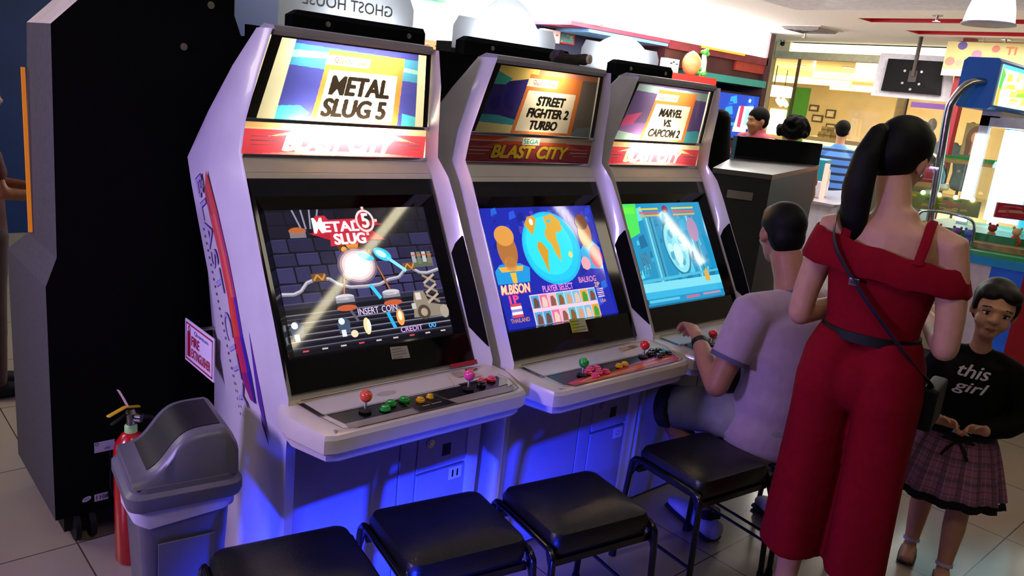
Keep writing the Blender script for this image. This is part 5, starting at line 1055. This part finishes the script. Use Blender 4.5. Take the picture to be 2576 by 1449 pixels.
def hand_shape(b, Mx, s=1., side=1, curl=.6, thumb=.5):
    """hand from wrist at origin along +y, palm facing -z; side=+1 puts the thumb at +x"""
    limbM(b, Mx, [(0, -.02 * s, 0), (0, .03 * s, 0), (0, .075 * s, 0)], [(.026 * s, .018 * s), (.038 * s, .016 * s), (.040 * s, .013 * s)], side=(1, 0, 0))
    for i, (x, l) in enumerate(((.030, .070), (.010, .078), (-.011, .072), (-.031, .058))):
        x *= side * s; l *= s; p = Vector((x, .082 * s, 0)); pts = [Vector((x * .8, .05 * s, 0)), p.copy()]; a = .25 * curl
        for k in range(3):
            a += curl * .55; seg = l * (.42, .33, .25)[k]; p = p + Vector((0, math.cos(a) * seg, -math.sin(a) * seg)); pts.append(p.copy())
        limbM(b, Mx, pts, [.0092 * s, .0092 * s, .0085 * s, .0078 * s, .0068 * s], n=10)
    th = [Vector((side * .022 * s, .010 * s, -.004 * s)), Vector((side * .045 * s, .038 * s, -.012 * s)), Vector((side * .052 * s, .066 * s, -.020 * s - .012 * thumb * s)), Vector((side * .046 * s, .088 * s, -.026 * s - .024 * thumb * s))]
    limbM(b, Mx, th, [.0125 * s, .0115 * s, .0098 * s, .0082 * s], n=10)
def frame(o, y, z):
    """matrix with origin o, +y along y, +z near z"""
    y = Vector(y).normalized(); x = y.cross(Vector(z)).normalized(); z = x.cross(y)
    return Matrix(((x.x, y.x, z.x, o[0]), (x.y, y.y, z.y, o[1]), (x.z, y.z, z.z, o[2]), (0, 0, 0, 1)))
def headM(c, h, yaw=0., pitch=0., roll=0.):
    """c: chin point base; h: head height"""
    return Matrix.Translation(c) @ Euler((pitch, roll, yaw), 'XYZ').to_matrix().to_4x4() @ Matrix.Diagonal((h, h, h, 1))
# ---------------- woman in red, back to the camera
t = empty('person', (1.125, -.742, 0), math.radians(-79), 'woman in dark red off shoulder jumpsuit with ponytail standing with her back turned', 'person'); WO = t
SK = skinmat('skin_woman', 'b98a72'); RD = mat('red_crepe', '780318', .85, spec=.12, var=.10, vs=40, bump=.08, bs=300)
b = BM(); HM = headM((-.045, .04, 1.515), .235, -.32, -.24, .04)
head_shape(b, HM)
limb(b, [(0, -.02, 1.40), (-.015, 0, 1.49), (-.04, .03, 1.58)], [(.075, .07), (.055, .058), (.055, .06)], side=(1, 0, 0))
limb(b, [(0, 0, 1.12), (0, .005, 1.25), (0, -.005, 1.36), (0, -.01, 1.425), (0, -.01, 1.455)], [(.135, .10), (.15, .105), (.165, .10), (.155, .08), (.08, .06)], side=(1, 0, 0), n=20)
HA = []
for s in (-1, 1):
    sh = (s * .178, -.01, 1.395); el_ = (s * .232, -.03, 1.10); wr = (s * .13, .20, 1.135)
    limb(b, [(s * .12, -.01, 1.415), sh, (s * .205, -.015, 1.30), (s * .225, -.025, 1.19), el_], [.045, .056, .050, .044, .040])
    limb(b, [el_, (s * .19, .07, 1.11), wr], [.040, .037, .026]); hm = frame(wr, (-s * .3, .8, .25), (0, -.3, 1)); hand_shape(b, hm, 1., -s, .9, .6)
    limb(b, [(s * .095, 0, 1.0), (s * .095, 0, .75), (s * .10, .005, .50), (s * .10, -.005, .36), (s * .10, -.01, .22), (s * .10, -.01, .08)], [.06, .06, .05, .05, .042, .034])
    limb(b, [(s * .10, -.035, .035), (s * .10, .03, .045), (s * .105, .11, .025), (s * .105, .165, .018)], [(.032, .034), (.034, .036), (.042, .022), (.036, .016)], side=(1, 0, 0))
fuse('body', b, SK, t, .0075, 3)
b = BM(); ellM(b, HM, (0, -.09, .66), (.375, .46, .40)); ellM(b, HM, (0, -.22, .50), (.33, .34, .34)); ellM(b, HM, (0, .10, .80), (.30, .26, .22)); ellM(b, HM, (0, -.20, .30), (.22, .22, .15))
fuse('hair', b, HAIR, t, .01, 5)
pb = HM @ Vector((-.17, -.46, .68))
b = BM(); limb(b, [pb + Vector((.01, .04, .0)), pb + Vector((-.0, -.03, .005)), pb + Vector((-.012, -.06, -.06)), pb + Vector((-.018, -.068, -.16)), pb + Vector((-.012, -.058, -.26)), pb + Vector((.002, -.04, -.34)), pb + Vector((.012, -.03, -.395))], [(.022, .024), (.030, .028), (.042, .036), (.052, .038), (.046, .034), (.027, .022), (.008, .006)], n=18, side=(1, 0, 0)); fuse('ponytail', b, HAIR, t, .008, 4)
b = BM(); ell(b, pb + Vector((.004, -.008, .0)), (.034, .024, .034)); obj('hair_tie', b, M['matblack'], t, smooth=True)
b = BM(); e = HM @ Vector((.36, -.03, .33)); ell(b, e, (.004, .004, .006), n=10); obj('earring', b, M['chrome'], t, smooth=True)
# jumpsuit: bodice with wide off shoulder band, straps, wide trousers
b = BM(); limb(b, [(0, 0, 1.07), (0, 0, 1.13), (0, 0, 1.22), (0, -.002, 1.30), (0, -.005, 1.345)], [(.150, .118), (.150, .116), (.165, .120), (.180, .122), (.185, .118)], side=(1, 0, 0), n=28, cap=False); o = fuse('bodice', b, RD, t, .008, 3)
b = BM(); n = 36
def bandring(z, a, c, tilt, y=-.01): return [(a * math.cos(2 * math.pi * k / n), y + c * math.sin(2 * math.pi * k / n), z - tilt * math.cos(2 * math.pi * k / n) + .004 * math.sin(k * 1.9)) for k in range(n)]
loft(b, [bandring(1.275, .262, .133, .018), bandring(1.29, .268, .138, .02), bandring(1.33, .255, .134, .026), bandring(1.365, .240, .125, .032), bandring(1.37, .234, .120, .032), bandring(1.33, .246, .125, .026), bandring(1.282, .254, .126, .02)]); o = obj('shoulder_band', b, RD, t, smooth=True)
for s in (-1, 1):
    b = BM(); limb(b, [(s * .115, -.124, 1.345), (s * .118, -.095, 1.40), (s * .115, -.045, 1.452), (s * .11, .0, 1.463), (s * .105, .06, 1.43), (s * .10, .105, 1.35)], [(.015, .004)] * 6, n=10, side=(1, 0, 0)); obj('strap', b, RD, t, smooth=True)
b = BM()
for s in (-1, 1):
    limb(b, [(s * .075, 0, 1.08), (s * .088, -.005, 1.0), (s * .098, -.005, .90), (s * .104, 0, .80), (s * .108, 0, .62), (s * .110, .0, .45), (s * .112, .0, .28)], [(.085, .115), (.105, .135), (.108, .142), (.102, .128), (.102, .118), (.104, .118), (.106, .12)], side=(1, 0, 0), n=24, cap=False)
ell(b, (0, -.045, .95), (.14, .09, .12)); o = fuse('trousers', b, RD, t, .009, 5)
for v in o.data.vertices:
    if v.co.z < .95:
        k = min(1, (.95 - v.co.z) / .5); a = math.atan2(v.co.y, v.co.x - math.copysign(.11, v.co.x)); w = .006 * k * math.sin(a * 4 + v.co.z * 3 + (2 if v.co.x > 0 else 0)); v.co.x += w * math.cos(a); v.co.y += w * math.sin(a)
b = BM(); limb(b, [(0, 0, 1.072), (0, 0, 1.102)], [(.160, .126), (.158, .124)], side=(1, 0, 0), n=32, cap=False); obj('belt', b, M['matblack'], t, smooth=True)
b = BM()
for s in (-1, 1): limb(b, [(s * .10, -.045, .012), (s * .105, .05, .012), (s * .105, .17, .010)], [(.036, .010), (.042, .010), (.040, .009)], side=(1, 0, 0))
bmesh.ops.delete(b, geom=[], context='VERTS'); b.free()
for s in (-1, 1):
    b = BM(); limb(b, [(s * .10, -.045, .009), (s * .105, .05, .009), (s * .105, .17, .009)], [(.040, .010), (.046, .010), (.043, .009)], side=(1, 0, 0)); obj('sandal', b, M['matblack'], t, smooth=True)
# crossbody bag hangs on her: strap over the left shoulder to a pouch on the right hip
bag = empty('crossbody_bag', WO.location, WO.rotation_euler.z, 'thin dark strap of a crossbody bag over the back of the woman in red', 'bag')
b = BM(); P = [(-.175, .06, 1.40), (-.178, .0, 1.455), (-.165, -.07, 1.435), (-.135, -.135, 1.36), (-.05, -.148, 1.26), (.04, -.140, 1.17), (.12, -.118, 1.09), (.165, -.06, 1.03), (.20, .0, .985), (.205, .06, .955)]
q = smoothpath(P, 5); limb(b, q, [(.015, .003)] * len(q), n=8, side=(0, 0, 1), cap=False); obj('strap', b, mat('strap_leather', '1c1820', .45, var=.15), bag, smooth=True)
b = BM(); box(b, (-.05, -.151, 1.262), (.03, .008, .022), 0); obj('buckle', b, M['chrome'], bag, bevel=.002)
b = BM(); box(b, (.215, .11, .885), (.05, .19, .14)); obj('pouch', b, mat('bag_leather', '08070a', .6, spec=.2), bag, bevel=.012)
WO.scale = bag.scale = (.94, .96, 1)
# ---------------- seated man in a lilac tee
t = empty('person', (1.42, -.315, 0), math.radians(-12), 'man in lilac t-shirt and grey shorts seated playing the right white cabinet', 'person'); MAN = t
SK2 = skinmat('skin_man', '9a6a54'); TS = mat('tee_lilac', '9c8698', .85, var=.08, vs=25, sheen=.2); SHO = mat('shorts_grey', '7c7c80', .85, var=.12, vs=20)
b = BM(); HM = headM((.0, .10, 1.165), .235, -.40, -.20, 0); head_shape(b, HM)
limb(b, [(0, .0, 1.05), (0, .03, 1.13), (0, .07, 1.21)], [(.075, .07), (.062, .062), (.06, .062)], side=(1, 0, 0))
limb(b, [(0, 0, .56), (0, -.02, .70), (0, -.02, .88), (0, 0, 1.00), (0, .0, 1.06)], [(.16, .12), (.15, .11), (.175, .11), (.17, .09), (.09, .06)], side=(1, 0, 0), n=20)
sL, eL, wL = (-.20, .01, 1.00), (-.30, .02, .72), (-.20, .26, .83)
limb(b, [(-.13, 0, 1.00), sL, (-.26, .01, .86), eL], [.05, .06, .048, .043]); limb(b, [eL, (-.26, .13, .775), wL], [.045, .041, .028])
hand_shape(b, frame(wL, (.25, .75, .25), (.2, -.2, 1)), 1.02, 1, 1.1, .8)
sR, eR, wR = (.20, .02, 1.00), (.28, .10, .74), (.22, .32, .83)
limb(b, [(.13, 0, 1.00), sR, (.25, .06, .87), eR], [.05, .06, .048, .043]); limb(b, [eR, (.26, .21, .79), wR], [.045, .041, .028]); hand_shape(b, frame(wR, (-.1, .9, .05), (0, 0, 1)), 1.02, -1, .9, .6)
for s, kn, an in ((-1, (-.23, .33, .50), (-.12, .12, .10)), (1, (.20, .40, .50), (.27, -.02, .10))):
    limb(b, [(s * .09, .0, .565), (s * .14, .16, .55), kn], [.085, .078, .058]); limb(b, [kn, ((kn[0] + an[0]) / 2, (kn[1] + an[1]) / 2 - .03, .32), an], [.056, .054, .036])
    limb(b, [(an[0], an[1] - .03, .06), (an[0] + .01, an[1] + .08, .055), (an[0] + .02, an[1] + .16, .045)], [(.035, .035), (.038, .03), (.036, .02)], side=(1, 0, 0))
fuse('body', b, SK2, t, .008, 3)
b = BM(); ellM(b, HM, (0, -.09, .665), (.355, .43, .375)); ellM(b, HM, (0, -.22, .45), (.30, .27, .30)); ellM(b, HM, (0, .12, .82), (.27, .24, .18)); fuse('hair', b, HAIR, t, .009, 4)
b = BM(); limb(b, [(0, .0, .50), (0, -.015, .58), (0, -.03, .70), (0, -.03, .85), (0, -.01, .97), (0, .0, 1.045)], [(.205, .165), (.195, .155), (.182, .142), (.198, .14), (.20, .12), (.095, .08)], side=(1, 0, 0), n=26)
for s_, e_ in ((sL, eL), (sR, eR)):
    s_ = Vector(s_); e_ = Vector(e_); limb(b, [s_ * .55 + Vector((0, 0, .46)), s_, s_ + (e_ - s_) * .3, s_ + (e_ - s_) * .62], [.07, .082, .078, .072], cap=False, n=18)
    limb(b, [(s_.x * .25, 0, 1.015), (s_.x * .6, .005, 1.005), s_], [(.075, .085), (.08, .085), (.08, .08)], n=16)
o = fuse('t_shirt', b, TS, t, .009, 4)
for v in o.data.vertices: v.co += Vector((v.co.x * .03, v.co.y * .04, 0)) * math.sin(v.co.z * 42 + v.co.x * 12) * max(0, 1 - abs(v.co.z - .6) / .2)
b = BM(); e_ = Vector(sL) + (Vector(eL) - Vector(sL)) * .59; e2 = Vector(sL) + (Vector(eL) - Vector(sL)) * .645; limb(b, [e_, e2], [.0755, .0745], n=24, cap=False); obj('sleeve_hem', b, mat('hem_slate', '4a4468', .8), t, smooth=True)
b = BM(); limb(b, [(0, .005, 1.045), (0, .02, 1.075)], [(.092, .082), (.080, .076)], n=24, cap=False, side=(1, 0, 0)); obj('collar', b, mat('collar_grey', '5c5468', .8), t, smooth=True)
b = BM()
ell(b, (0, -.01, .56), (.20, .16, .085))
for s, kn in ((-1, (-.23, .33, .50)), (1, (.20, .40, .50))): limb(b, [(s * .09, 0, .56), (s * .15, .16, .552), (kn[0] * .98, kn[1] - .03, .512)], [(.105, .095), (.10, .09), (.088, .082)], n=20, cap=False)
fuse('shorts', b, SHO, t, .009, 4)
b = BM(); limb(b, [(-.222, .30, .512), (-.236, .345, .50)], [(.094, .087), (.092, .085)], n=22, cap=False); obj('shorts_cuff', b, mat('cuff_dark', '24202e', .8), t, smooth=True)
b = BM(); w0 = Vector(wL) + (Vector(eL) - Vector(wL)).normalized() * .03; w1 = Vector(wL) + (Vector(eL) - Vector(wL)).normalized() * .055; limb(b, [w0, w1], [.034, .035], n=20, cap=False); obj('wristband', b, M['matblack'], t, smooth=True)
for s, an in ((-1, (-.12, .12)), (1, (.27, -.02))):
    b = BM(); limb(b, [(an[0], an[1] - .05, .055), (an[0] + .01, an[1] + .07, .055), (an[0] + .02, an[1] + .17, .045), (an[0] + .024, an[1] + .215, .040)], [(.042, .05), (.047, .045), (.048, .032), (.040, .024)], side=(1, 0, 0), n=18); sh = fuse('shoe', b, mat('shoe_white', 'b8b4c0', .5), t, .006, 3)
    b = BM(); limb(b, [(an[0], an[1] - .055, .012), (an[0] + .01, an[1] + .07, .012), (an[0] + .02, an[1] + .17, .012), (an[0] + .024, an[1] + .23, .013)], [(.045, .012), (.050, .012), (.051, .012), (.042, .012)], side=(1, 0, 0), n=14); obj('sole', b, mat('sole_dark', '16141a', .6), sh, smooth=True)
    b = BM(); limb(b, [(an[0], an[1] - .01, .09), (an[0], an[1] - .005, .125)], [(.046, .05), (.042, .046)], n=16, cap=False); obj('sock', b, M['matblack'], sh, smooth=True)
bag = empty('waist_bag', (1.42, -.315, 0), math.radians(-12), 'black bag on the lap of the seated man in lilac', 'bag'); b = BM(); limb(b, [(-.14, .12, .69), (-.03, .14, .70), (.10, .15, .69)], [(.06, .055), (.07, .06), (.055, .05)], side=(0, 0, 1), n=16); fuse('pouch', b, mat('bag_black', '100e10', .6), bag, .01, 3); b = BM(); limb(b, [(-.1, .075, .735), (.0, .08, .75), (.08, .095, .735)], [.006] * 3, n=8); obj('zip', b, M['steel'], bag, smooth=True)
# ---------------- girl facing the camera
t = empty('person', (1.945, -.83, 0), math.radians(108), 'young girl in black lettered top and pink plaid skirt facing the camera', 'person'); GI = t
SK3 = skinmat('skin_girl', 'bb8a70'); TOP = mat('top_black', '060608', .85, var=.15, spec=.15)
b = BM(); HM = headM((.0, .03, .998), .215, .10, -.05, -.10); head_shape(b, HM)
for s in (-1, 1): ellM(b, HM, (s * .15, .21, .33), (.13, .12, .13))
ellM(b, HM, (0, .16, .56), (.29, .20, .28))
limb(b, [(0, 0, .93), (0, .008, .97), (0, .018, 1.05)], [(.045, .042), (.034, .036), (.036, .038)], side=(1, 0, 0))
limb(b, [(0, 0, .66), (0, 0, .75), (0, -.005, .86), (0, -.015, .915), (0, -.015, .93)], [(.10, .075), (.10, .075), (.115, .068), (.10, .046), (.05, .04)], side=(1, 0, 0), n=18)
for s in (-1, 1):
    sh = (s * .118, -.004, .885); el_ = (s * .183, -.01, .695); wr = (s * .075, .115, .66)
    limb(b, [(s * .09, -.008, .90), sh, (s * .165, -.005, .80), el_], [.032, .040, .035, .032]); limb(b, [el_, (s * .14, .06, .672), wr], [.031, .028, .021]); hand_shape(b, frame(wr, (-s * .95, .45, .12), (0, -.9, .5)), .70, s, .8, .5)
for s, dy in ((-1, .06), (1, -.07)):
    limb(b, [(s * .06, 0, .60), (s * .06, dy * .4, .46), (s * .062, dy * .7, .34), (s * .064, dy - .01, .22), (s * .064, dy, .06)], [.065, .055, .042, .042, .027]); limb(b, [(s * .064, dy - .03, .03), (s * .066, dy + .05, .03), (s * .07, dy + .115, .02)], [(.025, .026), (.03, .022), (.028, .013)], side=(1, 0, 0))
fuse('body', b, SK3, t, .006, 3)
face_parts(t, HM, '8e5048')
b = BM(); ellM(b, HM, (0, -.15, .68), (.365, .44, .375)); ellM(b, HM, (0, -.22, .45), (.33, .30, .32)); 
for s in (-1, 1): ellM(b, HM, (s * .15, .14, .84), (.20, .22, .11), (-.25, s * .45, s * .35)); ellM(b, HM, (s * .315, .03, .62), (.055, .13, .20))
fuse('hair', b, mat('dark_brown_hair', '110b0a', .55, spec=.2, var=.4, vs=90), t, .008, 3)
b = BM(); limb(b, [HM @ Vector((-.05, -.48, .55)), HM @ Vector((-.12, -.56, .40)), HM @ Vector((-.14, -.50, .10))], [.03, .035, .012]); fuse('ponytail', b, HAIR, t, .008, 2)
b = BM(); limb(b, [(0, 0, .585), (0, 0, .62), (0, 0, .70), (0, 0, .82), (0, -.003, .885), (0, -.006, .915)], [(.125, .10), (.125, .098), (.122, .094), (.13, .092), (.118, .080), (.072, .052)], side=(1, 0, 0), n=26)
for s in (-1, 1):
    limb(b, [(s * .06, -.002, .912), (s * .118, -.002, .885), (s * .158, -.006, .80), (s * .185, -.012, .695)], [.036, .044, .042, .041], n=16); limb(b, [(s * .187, -.012, .695), (s * .145, .055, .672), (s * .095, .098, .662)], [.043, .038, .032], n=16)
fuse('top', b, TOP, t, .007, 3)
sil = mat('silver_foil', 'dcdaea', .3, metal=.15, var=.1)
for wd, u0, v0, ww, hh in (('this', -.055, .845, .105, .050), ('girl', -.060, .775, .115, .055), ('ks', -.030, .610, .070, .045)):
    a = Art(); a.text(u0, v0, ww, hh, wd, 'c8c6dc', 0, off=.0, shear=.3, bold=.0012); a.build('chest_lettering', sil, t, lambda u, v, h: (-u, (.104 if v > .7 else .110) - (0 if v < .86 else .002 + (v - .86) * .12) - abs(u) * .18 - u * u * 1.2, v))
#, 'c8c6dc', 0, off=.0, shear=.25); a.text(-.060, .775, .115, .055, 'girl', 'c8c6dc', 0, off=.0, shear=.25); a.text(-.030, .610, .070, .045, 'ks', 'c8c6dc', 0, off=.0, shear=.25)
def chest(u, v, h):
    y = .100 if v > .7 else .106; return (-u, (y + .004 if v < .86 else y + .002 - (v - .86) * .12) - abs(u) * .18 - u * u * 1.2, v)
# plaid skirt with pleats, lace hem, bow
pm, N, L, bb = newmat('pink_plaid'); tc = N.new('ShaderNodeTexCoord'); sp = N.new('ShaderNodeSeparateXYZ'); L.new(tc.outputs['UV'], sp.inputs[0]); prev = None
base = N.new('ShaderNodeRGB'); base.outputs[0].default_value = lin('b5789c') + (1,); prev = base.outputs[0]
for ax, sc, wd, col in (('X', 9, .30, '77566f'), ('Y', 3.2, .28, '80607a'), ('X', 27, .10, 'd6b4cc'), ('Y', 9, .10, '463a48'), ('X', 9, .05, '352c38')):
    mm = N.new('ShaderNodeMath'); mm.operation = 'MULTIPLY'; mm.inputs[1].default_value = sc; L.new(sp.outputs[ax], mm.inputs[0]); fr = N.new('ShaderNodeMath'); fr.operation = 'FRACT'; L.new(mm.outputs[0], fr.inputs[0]); lt = N.new('ShaderNodeMath'); lt.operation = 'LESS_THAN'; lt.inputs[1].default_value = wd; L.new(fr.outputs[0], lt.inputs[0])
    ml = N.new('ShaderNodeMath'); ml.operation = 'MULTIPLY'; ml.inputs[1].default_value = .65; L.new(lt.outputs[0], ml.inputs[0]); mx = N.new('ShaderNodeMix'); mx.data_type = 'RGBA'; L.new(ml.outputs[0], mx.inputs[0]); L.new(prev, mx.inputs[6]); mx.inputs[7].default_value = lin(col) + (1,); prev = mx.outputs[2]
L.new(prev, bb.inputs['Base Color']); bb.inputs['Roughness'].default_value = .85
def skirt(z0, z1, r0, r1, amp, rows, name, m, lace=False):
    b = BM(); uv = b.loops.layers.uv.new('UV'); n = 120; V = []
    for i in range(rows + 1):
        u = i / rows; z = z0 + (z1 - z0) * u; V.append([])
        for k in range(n):
            a = 2 * math.pi * k / n; rr_ = r0 + (r1 - r0) * u ** .8 + amp * u * math.sin(a * 13); zz = z - (.004 * abs(math.sin(k * math.pi / 4)) if lace and i == rows else 0); V[-1].append(b.verts.new((rr_ * 1.12 * math.cos(a), rr_ * .95 * math.sin(a), zz)))
    for i in range(rows):
        for k in range(n):
            f = b.faces.new((V[i][k], V[i][(k + 1) % n], V[i + 1][(k + 1) % n], V[i + 1][k]))
            for l, (kk, ii) in zip(f.loops, ((k, i), (k + 1, i), (k + 1, i + 1), (k, i + 1))): l[uv].uv = (kk / n * 2, ii / rows)
    bmesh.ops.solidify(b, geom=b.faces[:], thickness=.002); return obj(name, b, m, t, smooth=True)
skirt(.61, .375, .115, .185, .010, 8, 'skirt', pm); skirt(.378, .345, .184, .188, .010, 3, 'lace_hem', mat('black_lace', '0c0b0e', .8, var=.5, vs=200), True)
b = BM(); limb(b, [(0, 0, .592), (0, 0, .622)], [(.134, .114), (.132, .110)], side=(1, 0, 0), n=30, cap=False); obj('waistband', b, M['matblack'], t, smooth=True)
b = BM()
for s in (-1, 1): limb(b, [(0, .118, .603), (s * .03, .124, .607), (s * .055, .122, .60)], [(.008, .005), (.017, .006), (.009, .004)], n=10); limb(b, [(0, .12, .60), (s * .03, .132, .565), (s * .045, .138, .535)], [(.007, .004), (.009, .004), (.009, .003)], n=8)
fuse('bow', b, M['matblack'], t, .004, 1)
for s, dy in ((-1, .06), (1, -.07)):
    b = BM(); limb(b, [(s * .064, dy - .035, .008), (s * .066, dy + .04, .008), (s * .07, dy + .12, .008)], [(.030, .008), (.035, .008), (.032, .008)], side=(1, 0, 0), n=14); sd = obj('sandal', b, mat('sandal_dark', '1a1820', .5), t, smooth=True)
    b = BM(); limb(b, [(s * .064, dy, .058), (s * .064, dy - .002, .072)], [.032, .032], n=18, cap=False); obj('ankle_strap', b, mat('strap_pale', 'b8b0cc', .4), sd, smooth=True)
# ---------------- people farther off
def far_person(loc, rz, hgt, lab, skin, hair, shirt, pants, hairstyle='short', stripes=None, arms='down', group=None, sh=0.):
    t = empty('person', loc, rz, lab, 'person', group); k = hgt / 1.72; Q = Matrix.Scale(k, 4)
    b = BM(); HM = Q @ headM((0, .03, 1.49), .23, 0, -.05, 0); head_shape(b, HM); limbM(b, Q, [(0, 0, 1.40), (0, .01, 1.47), (0, .02, 1.56)], [(.07, .06), (.05, .052), (.05, .055)], side=(1, 0, 0))
    limbM(b, Q, [(0, 0, .9), (0, 0, 1.1), (0, 0, 1.3), (0, 0, 1.42)], [(.14, .1), (.13, .095), (.16, .1), (.08, .055)], side=(1, 0, 0))
    A = {'down': ((.24, 0, 1.12), (.22, .08, .88)), 'fwd': ((.24, .06, 1.14), (.16, .34, 1.10))}[arms]
    for s in (-1, 1):
        e_ = (s * A[0][0], A[0][1], A[0][2]); w_ = (s * A[1][0], A[1][1], A[1][2]); limbM(b, Q, [(s * .12, 0, 1.38), (s * .185, 0, 1.37), e_, w_], [.045, .05, .038, .026]); hand_shape(b, Q @ frame(w_, Vector(w_) - Vector(e_), (s, 0, .2)), 1., 1, .6, .5)
        limbM(b, Q, [(s * .09, 0, .9), (s * .09, 0, .5), (s * .09, -.01, .08)], [.075, .055, .038]); limbM(b, Q, [(s * .09, -.03, .035), (s * .095, .14, .025)], [(.035, .03), (.035, .02)], side=(1, 0, 0))
    fuse('body', b, skinmat('skin_' + skin, skin), t, .012, 2)
    b = BM()
    if hairstyle == 'curly':
        r_ = random.Random(4)
        for i in range(80):
            a, c = r_.uniform(0, 6.28), r_.uniform(-.5, 1); s_ = math.sqrt(max(0, 1 - c * c)); ellM(b, HM, (.50 * s_ * math.cos(a), -.14 + .52 * s_ * math.sin(a) - (.16 if s_ * math.sin(a) > .5 else 0), .64 + .46 * c), (.13, .13, .13), n=8)
        ellM(b, HM, (0, -.14, .65), (.42, .42, .40))
    else:
        ellM(b, HM, (0, -.09, .67), (.36, .43, .37)); ellM(b, HM, (0, -.21, .48), (.31, .28, .28))
        if hairstyle == 'long': limbM(b, Q, [(0, -.04, 1.66), (0, -.08, 1.5), (0, -.12, 1.34), (0, -.12, 1.18)], [(.09, .09), (.10, .07), (.10, .05), (.07, .03)], side=(1, 0, 0))
    fuse('hair', b, mat('hair_' + hair, '060505', .8, spec=.1, var=.3, vs=60), t, .012, 2)
    b = BM(); limbM(b, Q, [(0, 0, .86), (0, 0, 1.1), (0, 0, 1.3 + sh), (0, 0, 1.42 + sh)], [(.17, .125), (.155, .115), (.182, .118), (.085, .065)], side=(1, 0, 0), n=22)
    for s in (-1, 1): v0 = Vector((s * .185, 0, 1.37 + sh)); v1 = Vector((s * A[0][0], A[0][1], A[0][2])); limbM(b, Q, [(s * .1, 0, 1.37 + sh), v0, v0 + (v1 - v0) * .6], [.055, .065, .06])
    sm = mat('shirt_' + shirt, shirt, .8, var=.25 if not stripes else .03, vs=14)
    if stripes:
        N, L = sm.node_tree.nodes, sm.node_tree.links; bb = N['Principled BSDF']; tc = N.new('ShaderNodeTexCoord'); sp = N.new('ShaderNodeSeparateXYZ'); L.new(tc.outputs['Object'], sp.inputs[0]); m1 = N.new('ShaderNodeMath'); m1.operation = 'MULTIPLY'; m1.inputs[1].default_value = stripes[1]; L.new(sp.outputs['Z'], m1.inputs[0]); m2 = N.new('ShaderNodeMath'); m2.operation = 'FRACT'; L.new(m1.outputs[0], m2.inputs[0]); m3 = N.new('ShaderNodeMath'); m3.operation = 'LESS_THAN'; m3.inputs[1].default_value = .34; L.new(m2.outputs[0], m3.inputs[0])
        mx = N.new('ShaderNodeMix'); mx.data_type = 'RGBA'; L.new(m3.outputs[0], mx.inputs[0]); mx.inputs[6].default_value = lin(shirt) + (1,); mx.inputs[7].default_value = lin(stripes[0]) + (1,); L.new(mx.outputs[2], bb.inputs['Base Color'])
    fuse('shirt', b, sm, t, .012, 2)
    b = BM()
    for s in (-1, 1): limbM(b, Q, [(s * .08, 0, .9), (s * .09, 0, .6), (s * .092, 0, .1)], [(.095, .115), (.085, .09), (.065, .07)], side=(1, 0, 0))
    fuse('trousers', b, mat('pants_' + pants, pants, .8, var=.1), t, .014, 2)
    for s in (-1, 1):
        b = BM(); limbM(b, Q, [(s * .09, -.05, .04), (s * .095, .06, .045), (s * .1, .18, .03)], [(.045, .04), (.047, .042), (.042, .028)], side=(1, 0, 0)); obj('shoe', b, M['matblack'], t, smooth=True)
    return t
far_person((5.15, 2.22, 0), math.radians(70), 1.77, 'man in mottled red shirt in profile beyond the dark machine', 'a0704e', '0e0c0c', 'a0404c', '2a2c38', sh=.085)
far_person((4.86, 1.72, 0), math.radians(-50), 1.70, 'person with curly black hair standing behind the glossy board', '9a6a50', '0c0a0a', '8a6a50', '26242c', 'curly')
far_person((7.56, 2.62, 0), math.radians(-62), 1.74, 'boy in blue t-shirt with navy stripes seen from behind', 'b0805e', '100e0e', '4a80d0', '3a5a98', stripes=('16243e', 11.5))
far_person((6.08, 1.19, 0), math.radians(-60), 1.80, 'person in red half hidden behind the head of the woman in red', 'a0704e', '0c0a0a', 'd83a48', '26242c')
far_person((4.02, 1.92, 0), math.radians(-15), 1.71, 'long haired person in red plaid shirt behind the rightmost white cabinet', '9a6a50', '0c0a0a', '9a4a4a', '26242c', 'long', stripes=('c8a8a0', 9), arms='fwd')
far_person((-.74, 2.62, 0), math.radians(-88), 1.55, 'person at the left picture edge reaching for the tall black cabinet', 'a86a42', '0c0a0a', '5a1a1c', '3a1c20', 'long', arms='fwd')
